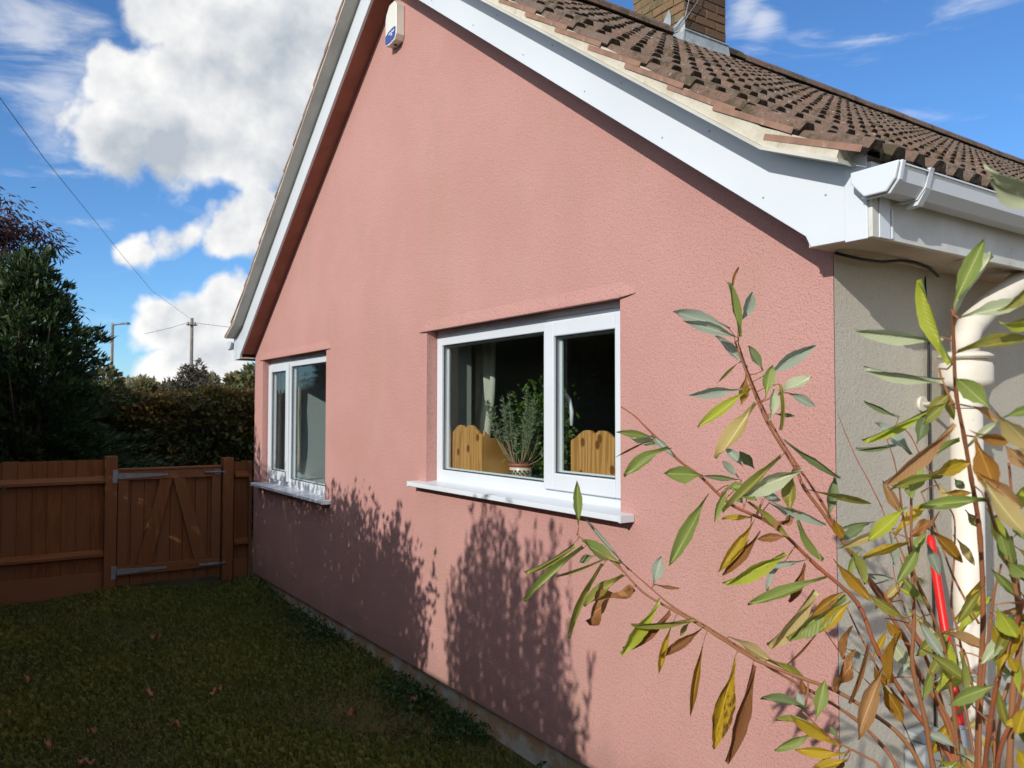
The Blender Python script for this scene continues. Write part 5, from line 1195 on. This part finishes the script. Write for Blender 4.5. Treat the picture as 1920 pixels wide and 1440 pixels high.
[7.446,-1.239,1.527,7.473,-1.184,1.562,0.0091,"green",-41,0.47,-0.88,0.04],
[7.479,-1.28,1.518,7.509,-1.236,1.537,0.0258,"yellow",38,0.46,-0.89,0.06],
[7.381,-1.155,1.473,7.391,-1.137,1.521,0.0255,"green",10,0.49,-0.87,0.08],
[7.42,-1.099,1.501,7.428,-1.086,1.485,0.0143,"dark",-14,0.45,-0.89,0.08],
[7.409,-1.115,1.5,7.374,-1.188,1.488,0.0136,"olive",23,0.49,-0.87,0.08],
[7.591,-1.385,1.573,7.603,-1.364,1.508,0.0294,"orange",30,0.43,-0.9,0.06],
[7.576,-1.373,1.581,7.598,-1.318,1.567,0.0158,"orange",14,0.42,-0.91,0.02],
[7.628,-1.423,1.605,7.649,-1.382,1.561,0.0233,"straw",7,0.4,-0.91,0.02],
[7.59,-1.385,1.533,7.623,-1.351,1.493,0.0171,"tan",-7,0.42,-0.91,0.08],
[7.547,-1.267,1.489,7.494,-1.328,1.481,0.014,"green",26,0.45,-0.89,0.1],
[7.465,-1.218,1.639,7.47,-1.194,1.59,0.0139,"olive",-6,0.46,-0.89,-0.01],
[7.539,-1.286,1.607,7.552,-1.253,1.589,0.0166,"tan",-41,0.43,-0.9,0.0],
[7.611,-1.358,1.59,7.627,-1.313,1.539,0.0213,"straw",-28,0.4,-0.92,0.03],
[7.633,-1.415,1.594,7.653,-1.39,1.604,0.0111,"green",-17,0.4,-0.92,0.0],
[7.608,-1.369,1.715,7.636,-1.344,1.741,0.0149,"olive",28,0.4,-0.91,-0.12],
[7.521,-1.313,1.612,7.508,-1.346,1.586,0.0149,"olive",-11,0.47,-0.88,0.0],
[7.575,-1.373,1.558,7.599,-1.345,1.59,0.0086,"pale",-26,0.43,-0.9,0.02],
[7.461,-1.215,1.488,7.489,-1.187,1.489,0.0103,"ochre",-11,0.45,-0.89,0.09],
[7.536,-1.198,1.559,7.561,-1.181,1.526,0.022,"tan",4,0.4,-0.92,0.05],
[7.496,-1.163,1.477,7.436,-1.228,1.466,0.0177,"green",22,0.45,-0.89,0.1],
[7.379,-1.156,1.456,7.354,-1.221,1.407,0.0243,"lime",16,0.51,-0.85,0.13],
[7.338,-1.125,1.418,7.301,-1.218,1.391,0.0148,"straw",-8,0.53,-0.84,0.14],
[7.38,-1.065,1.444,7.359,-1.112,1.406,0.018,"brown",12,0.48,-0.87,0.12],
[7.365,-1.084,1.403,7.373,-1.055,1.344,0.0175,"grey",-1,0.47,-0.87,0.16],
[7.363,-1.086,1.4,7.343,-1.125,1.331,0.0187,"green",-4,0.49,-0.86,0.17],
[7.249,-0.986,1.388,7.253,-0.978,1.331,0.0202,"grey",-36,0.5,-0.85,0.15],
[7.177,-0.914,1.393,7.142,-0.975,1.38,0.0083,"dark",10,0.54,-0.83,0.13],
[7.201,-0.969,1.396,7.179,-1.027,1.367,0.0205,"dark",26,0.54,-0.83,0.14],
[7.194,-0.883,1.288,7.171,-0.939,1.301,0.0142,"grey",-31,0.51,-0.84,0.18],
[7.289,-1.008,1.251,7.253,-1.055,1.289,0.0195,"olive",-14,0.5,-0.84,0.21],
[7.394,-1.131,1.426,7.429,-1.096,1.376,0.0205,"ochre",-17,0.46,-0.88,0.14],
[7.18,-0.989,1.211,7.159,-0.993,1.147,0.0195,"brown",33,0.53,-0.81,0.26],
[7.199,-1.011,1.176,7.174,-1.039,1.098,0.0237,"brown",-18,0.53,-0.8,0.28],
[7.266,-1.038,1.172,7.253,-1.097,1.057,0.0296,"tan",-8,0.5,-0.81,0.31],
[7.234,-0.992,1.129,7.26,-0.965,1.06,0.0314,"ochre",34,0.49,-0.82,0.31],
[7.227,-1.005,1.157,7.237,-0.985,1.12,0.0196,"ochre",-2,0.5,-0.82,0.28],
[7.314,-1.061,1.243,7.29,-1.061,1.153,0.0235,"ochre",39,0.49,-0.83,0.26],
[7.193,-0.967,1.178,7.184,-1.011,1.077,0.0078,"dbrown",-41,0.52,-0.81,0.29],
[7.329,-1.036,1.215,7.388,-0.991,1.165,0.0209,"olive",-10,0.45,-0.85,0.27],
[7.181,-1.049,1.34,7.224,-1.004,1.268,0.0232,"ochre",14,0.53,-0.82,0.19],
[7.195,-1.029,1.358,7.222,-1.014,1.297,0.0263,"olive",-41,0.53,-0.83,0.17],
[7.192,-0.98,1.353,7.18,-1.008,1.306,0.017,"green",-22,0.53,-0.83,0.17],
[7.495,-1.164,1.469,7.504,-1.135,1.413,0.0193,"lime",-22,0.42,-0.9,0.12],
[7.558,-1.246,1.416,7.574,-1.227,1.395,0.0211,"green",9,0.4,-0.9,0.16],
[7.549,-1.256,1.359,7.566,-1.241,1.319,0.0227,"lime",6,0.4,-0.89,0.22],
[7.535,-1.24,1.337,7.541,-1.211,1.29,0.0176,"yellow",23,0.41,-0.88,0.23],
[7.492,-1.162,1.364,7.467,-1.192,1.307,0.013,"olive",-5,0.43,-0.88,0.2],
[7.669,-1.537,1.536,7.698,-1.515,1.484,0.0239,"straw",-32,0.41,-0.91,0.1],
[7.616,-1.331,1.275,7.604,-1.331,1.233,0.0183,"yellow",2,0.38,-0.87,0.3],
[7.587,-1.281,1.233,7.577,-1.299,1.227,0.0108,"yellow",2,0.39,-0.87,0.31],
[7.582,-1.286,1.202,7.589,-1.272,1.175,0.0194,"yellow",-3,0.38,-0.86,0.34],
[7.493,-1.148,1.153,7.485,-1.16,1.137,0.0126,"yellow",10,0.41,-0.85,0.33],
[7.556,-1.243,1.299,7.561,-1.231,1.274,0.0136,"yellow",5,0.4,-0.88,0.25],
[7.202,-0.869,1.246,7.211,-0.846,1.2,0.0188,"grey",-37,0.48,-0.85,0.22],
[7.241,-0.989,1.238,7.26,-0.971,1.202,0.0193,"ochre",10,0.49,-0.84,0.24],
[7.245,-0.893,1.222,7.278,-0.868,1.165,0.0118,"olive",1,0.46,-0.85,0.24],
[7.216,-0.851,1.295,7.223,-0.833,1.276,0.0136,"dark",-4,0.48,-0.86,0.18],
[7.371,-0.971,1.17,7.384,-0.953,1.16,0.0129,"grey",-1,0.42,-0.86,0.28],
[7.5,-1.143,1.241,7.513,-1.132,1.229,0.0118,"grey",-15,0.4,-0.88,0.27],
[7.428,-1.083,1.453,7.44,-1.061,1.426,0.0152,"olive",2,0.44,-0.89,0.11],
[7.354,-1.016,1.483,7.371,-1.006,1.448,0.0237,"straw",7,0.46,-0.88,0.09],
[7.31,-1.081,1.48,7.334,-1.058,1.487,0.0174,"olive",32,0.5,-0.86,0.08],
[7.327,-1.056,1.49,7.329,-1.055,1.46,0.0177,"green",-5,0.49,-0.87,0.09],
[7.195,-1.068,1.417,7.199,-1.049,1.378,0.019,"ochre",0,0.55,-0.82,0.13],
[7.478,-1.172,1.194,7.48,-1.18,1.224,0.0127,"olive",-11,0.42,-0.86,0.29],
[7.417,-1.086,1.239,7.425,-1.086,1.173,0.0163,"olive",-40,0.43,-0.86,0.27],
[7.565,-1.24,1.475,7.573,-1.234,1.441,0.0161,"green",-10,0.4,-0.91,0.12],
[7.565,-1.228,1.289,7.563,-1.217,1.242,0.0189,"lime",17,0.39,-0.88,0.27],
[7.743,-1.675,1.784,7.763,-1.639,1.762,0.0198,"pale",11,0.39,-0.89,-0.23],
[7.742,-1.677,1.794,7.758,-1.636,1.778,0.0127,"pale",28,0.39,-0.89,-0.25],
[7.66,-1.47,1.69,7.692,-1.418,1.699,0.0126,"olive",6,0.38,-0.92,-0.1],
[7.285,-0.904,1.102,7.309,-0.85,1.129,0.017,"lime",-12,0.44,-0.85,0.29],
[7.317,-1.061,1.432,7.307,-1.101,1.489,0.0178,"tan",-4,0.51,-0.86,0.1],
[7.279,-0.842,1.179,7.247,-0.871,1.108,0.0163,"olive",9,0.45,-0.85,0.26],
[7.246,-0.748,0.952,7.232,-0.763,0.995,0.0102,"lime",13,0.43,-0.84,0.33],
[7.146,-0.875,1.123,7.171,-0.868,1.18,0.0131,"yellow",-7,0.5,-0.83,0.25],
[7.299,-0.877,1.036,7.31,-0.861,0.983,0.0119,"grey",3,0.43,-0.84,0.34],
[7.133,-0.723,1.254,7.094,-0.783,1.196,0.0231,"tan",6,0.5,-0.84,0.2],
[7.307,-0.888,1.011,7.276,-0.934,1.043,0.0185,"grey",16,0.44,-0.83,0.34],
[7.541,-1.2,1.208,7.554,-1.168,1.162,0.0103,"green",18,0.38,-0.87,0.32],
[7.31,-0.873,1.201,7.34,-0.825,1.272,0.0307,"lime",-38,0.43,-0.88,0.22],
[7.268,-0.946,1.141,7.239,-0.978,1.205,0.0257,"pale",-16,0.48,-0.83,0.26],
[7.139,-0.738,1.264,7.109,-0.778,1.212,0.0135,"straw",3,0.5,-0.85,0.2],
[7.465,-1.088,1.309,7.489,-1.037,1.318,0.0125,"tan",38,0.4,-0.89,0.2],
[7.195,-0.669,0.986,7.215,-0.632,1.025,0.0178,"green",-19,0.43,-0.85,0.3],
[7.533,-1.217,1.258,7.556,-1.195,1.341,0.0268,"yellow",-16,0.4,-0.89,0.24],
[7.52,-1.194,1.24,7.483,-1.25,1.215,0.0203,"green",-17,0.42,-0.86,0.29],
[7.463,-0.999,1.33,7.474,-0.956,1.267,0.0183,"yellow",-15,0.39,-0.9,0.2],
[7.447,-1.066,1.246,7.464,-1.03,1.205,0.0115,"green",0,0.41,-0.88,0.26],
[7.144,-0.854,1.102,7.169,-0.822,1.027,0.0222,"pale",13,0.49,-0.82,0.3],
[7.248,-0.772,1.035,7.209,-0.787,0.945,0.0247,"yellow",-16,0.44,-0.83,0.33],
[7.146,-0.874,1.121,7.107,-0.926,1.144,0.0142,"grey",-4,0.52,-0.81,0.27],
[7.319,-1.049,1.384,7.285,-1.121,1.36,0.0207,"yellow",41,0.51,-0.85,0.16],
[7.323,-0.999,1.277,7.295,-1.033,1.328,0.0146,"green",-5,0.48,-0.85,0.19],
[7.244,-0.812,0.952,7.218,-0.845,0.876,0.0219,"lime",-9,0.44,-0.81,0.37],
[7.294,-0.857,1.23,7.333,-0.83,1.31,0.0264,"yellow",35,0.43,-0.88,0.2],
[7.546,-1.195,1.359,7.534,-1.23,1.398,0.0125,"green",0,0.41,-0.9,0.18],
[7.469,-1.029,1.41,7.484,-0.99,1.437,0.012,"yellow",-13,0.39,-0.91,0.12],
[7.232,-0.785,0.934,7.221,-0.826,0.883,0.0173,"lime",-6,0.44,-0.82,0.37],
[7.53,-1.215,1.252,7.534,-1.202,1.19,0.0122,"olive",0,0.4,-0.87,0.29],
[7.309,-0.889,0.99,7.276,-0.916,0.961,0.0139,"pale",-24,0.44,-0.82,0.36],
[7.44,-1.068,1.177,7.469,-1.035,1.155,0.0145,"grey",-28,0.4,-0.87,0.3],
[7.314,-0.901,1.009,7.357,-0.831,0.97,0.0244,"pale",-21,0.41,-0.84,0.35],
[7.545,-1.204,1.392,7.591,-1.148,1.367,0.0223,"green",10,0.38,-0.91,0.17],
[7.285,-0.836,1.374,7.309,-0.814,1.323,0.0155,"straw",-6,0.44,-0.88,0.15],
[7.246,-0.758,0.993,7.274,-0.698,1.018,0.0167,"straw",1,0.42,-0.85,0.32],
[7.549,-1.203,1.324,7.522,-1.239,1.274,0.0164,"pale",18,0.41,-0.88,0.24],
[7.269,-0.928,1.09,7.287,-0.924,1.145,0.0167,"green",26,0.46,-0.84,0.29],
[7.398,-0.954,1.128,7.387,-0.965,1.169,0.0166,"grey",-33,0.41,-0.86,0.29],
[7.296,-0.932,1.121,7.323,-0.927,1.205,0.0267,"lime",31,0.45,-0.85,0.27],
[7.285,-0.918,1.126,7.318,-0.884,1.164,0.0177,"grey",21,0.45,-0.85,0.27],
[7.476,-1.022,1.297,7.458,-1.06,1.28,0.0097,"pale",23,0.4,-0.89,0.22],
[7.254,-0.83,1.191,7.267,-0.801,1.101,0.0217,"olive",-28,0.45,-0.86,0.26],
[7.278,-0.969,1.171,7.264,-0.994,1.141,0.0102,"grey",22,0.48,-0.83,0.28],
[7.542,-1.244,1.467,7.58,-1.217,1.513,0.0215,"lime",30,0.4,-0.91,0.09],
[7.285,-0.924,0.994,7.315,-0.851,0.954,0.0227,"lime",-16,0.43,-0.83,0.36],
[7.293,-0.866,1.027,7.318,-0.841,0.955,0.0247,"tan",-14,0.42,-0.84,0.35],
[7.558,-1.218,1.35,7.53,-1.224,1.28,0.0139,"olive",-8,0.4,-0.89,0.23],
[7.163,-0.819,1.357,7.211,-0.786,1.423,0.0268,"yellow",-36,0.49,-0.86,0.12],
[7.559,-1.224,1.366,7.585,-1.203,1.349,0.0155,"grey",-34,0.38,-0.9,0.2],
[7.549,-1.2,1.33,7.589,-1.125,1.368,0.0325,"green",38,0.37,-0.91,0.2],
[7.556,-1.235,1.411,7.551,-1.248,1.451,0.0118,"green",-3,0.41,-0.9,0.14],
[7.466,-1.008,1.348,7.462,-1.056,1.442,0.0249,"green",-7,0.41,-0.9,0.14],
[7.301,-0.965,1.274,7.268,-0.994,1.298,0.0113,"lime",3,0.48,-0.85,0.2],
[7.463,-1.013,1.223,7.49,-0.959,1.162,0.0168,"olive",15,0.38,-0.89,0.27],
[7.296,-0.854,1.214,7.256,-0.926,1.167,0.0282,"olive",-12,0.46,-0.85,0.24],
[7.46,-1.006,1.397,7.494,-0.977,1.365,0.0139,"olive",-10,0.39,-0.91,0.15],
[7.184,-0.824,1.316,7.217,-0.8,1.369,0.0204,"green",-21,0.48,-0.86,0.15],
[7.315,-0.949,1.223,7.358,-0.874,1.195,0.0247,"tan",-34,0.44,-0.87,0.24],
[7.324,-0.941,1.171,7.293,-0.978,1.243,0.0183,"grey",14,0.46,-0.85,0.25],
[7.245,-0.818,1.194,7.223,-0.853,1.146,0.0199,"tan",-32,0.46,-0.85,0.25],
[7.478,-1.034,1.351,7.5,-1.009,1.373,0.0123,"green",-4,0.39,-0.91,0.17],
[7.254,-0.825,1.181,7.213,-0.865,1.23,0.0249,"straw",-39,0.47,-0.85,0.23]]

rng = np.random.default_rng(21); random.seed(21)
wil = empty('willow_shrub', 'leafy shrub with red stems and yellowing lance shaped leaves in front', 'shrub')
for pts, rad in STEMS:
    V = [Vector(p) for p in pts]; f = []; rr = []
    for i in range(len(V)-1):
        p0 = V[max(i-1, 0)]; p1 = V[i]; p2 = V[i+1]; p3 = V[min(i+2, len(V)-1)]
        for k in range(4):
            u = k/4; f.append(.5*((2*p1)+(p2-p0)*u+(2*p0-5*p1+4*p2-p3)*u*u+(3*p1-p0-3*p2+p3)*u*u*u)); rr.append((rad[i]+(rad[i+1]-rad[i])*u)*(1.18 if k == 0 else 1))
    f.append(V[-1]); rr.append(rad[-1])
    MB().tube(f, rr, 7).build('stem', M['stem'], wil)
allst = [Vector(p) for pts, _ in STEMS for p in pts]
for (bx_, by_, bz_, tx, ty_, tz_, w, c, roll, vx, vy, vz) in LEAVES:
    B = Vector((bx_, by_, bz_)); T_ = Vector((tx, ty_, tz_)); ax_ = T_-B; L_ = ax_.length; ey = ax_/L_
    n_ = Vector((vx, vy, vz)); n_ = (n_-ey*n_.dot(ey)).normalized()
    n_ = Matrix.Rotation(math.radians(roll), 3, ey) @ n_
    ex = ey.cross(n_).normalized()
    m = Matrix(((ex.x*w, ey.x*L_, n_.x*L_*.55, B.x), (ex.y*w, ey.y*L_, n_.y*L_*.55, B.y), (ex.z*w, ey.z*L_, n_.z*L_*.55, B.z), (0, 0, 0, 1)))
    me = random.choice(DEAD) if c == 'brown' and random.random() < .4 else random.choice(LEAF)
    lo = place(me, 'leaf', wil, m, LEAFM[c])
    # leaf stalk to the nearest stem
    q = min(allst, key=lambda p: (p-B).length)
# thin stalks, joined
stalk = MB()
seg = []
for pts, rad in STEMS:
    for i in range(len(pts)-1): seg.append((Vector(pts[i]), Vector(pts[i+1])))
for lv in LEAVES:
    B = Vector(lv[:3]); d_ = (Vector(lv[3:6])-B); best = None
    for a, b in seg:
        u = max(0, min(1, (B-a).dot(b-a)/max((b-a).length_squared, 1e-9))); p = a.lerp(b, u); e = (p-B).length
        if best is None or e < best[0]: best = (e, p)
    if best[0] > .055: continue
    mid = B.lerp(best[1], .5)-d_*.04
    stalk.tube([B+d_*.03, B, mid, best[1]], [.0007, .0010, .0011, .0013], 5, caps=False)
o = stalk.build('leaf_stalks', M['stem'], wil); o['kind'] = 'stuff'

# ------------------------------------------------------------------ put every empty at the base of its thing
bpy.context.view_layer.update()
for o in [q for q in SC.objects if q.type == 'EMPTY' and q.parent is None]:
    pts = []
    for c in o.children_recursive:
        if c.type == 'MESH' and len(c.data.vertices):
            for b in c.bound_box: pts.append(c.matrix_world @ Vector(b))
    if not pts: continue
    lo = Vector([min(p[i] for p in pts) for i in range(3)]); hi = Vector([max(p[i] for p in pts) for i in range(3)])
    loc = Vector(((lo.x+hi.x)/2, (lo.y+hi.y)/2, lo.z))
    o.location = loc
    for c in o.children: c.matrix_parent_inverse = Matrix.Translation(-loc)
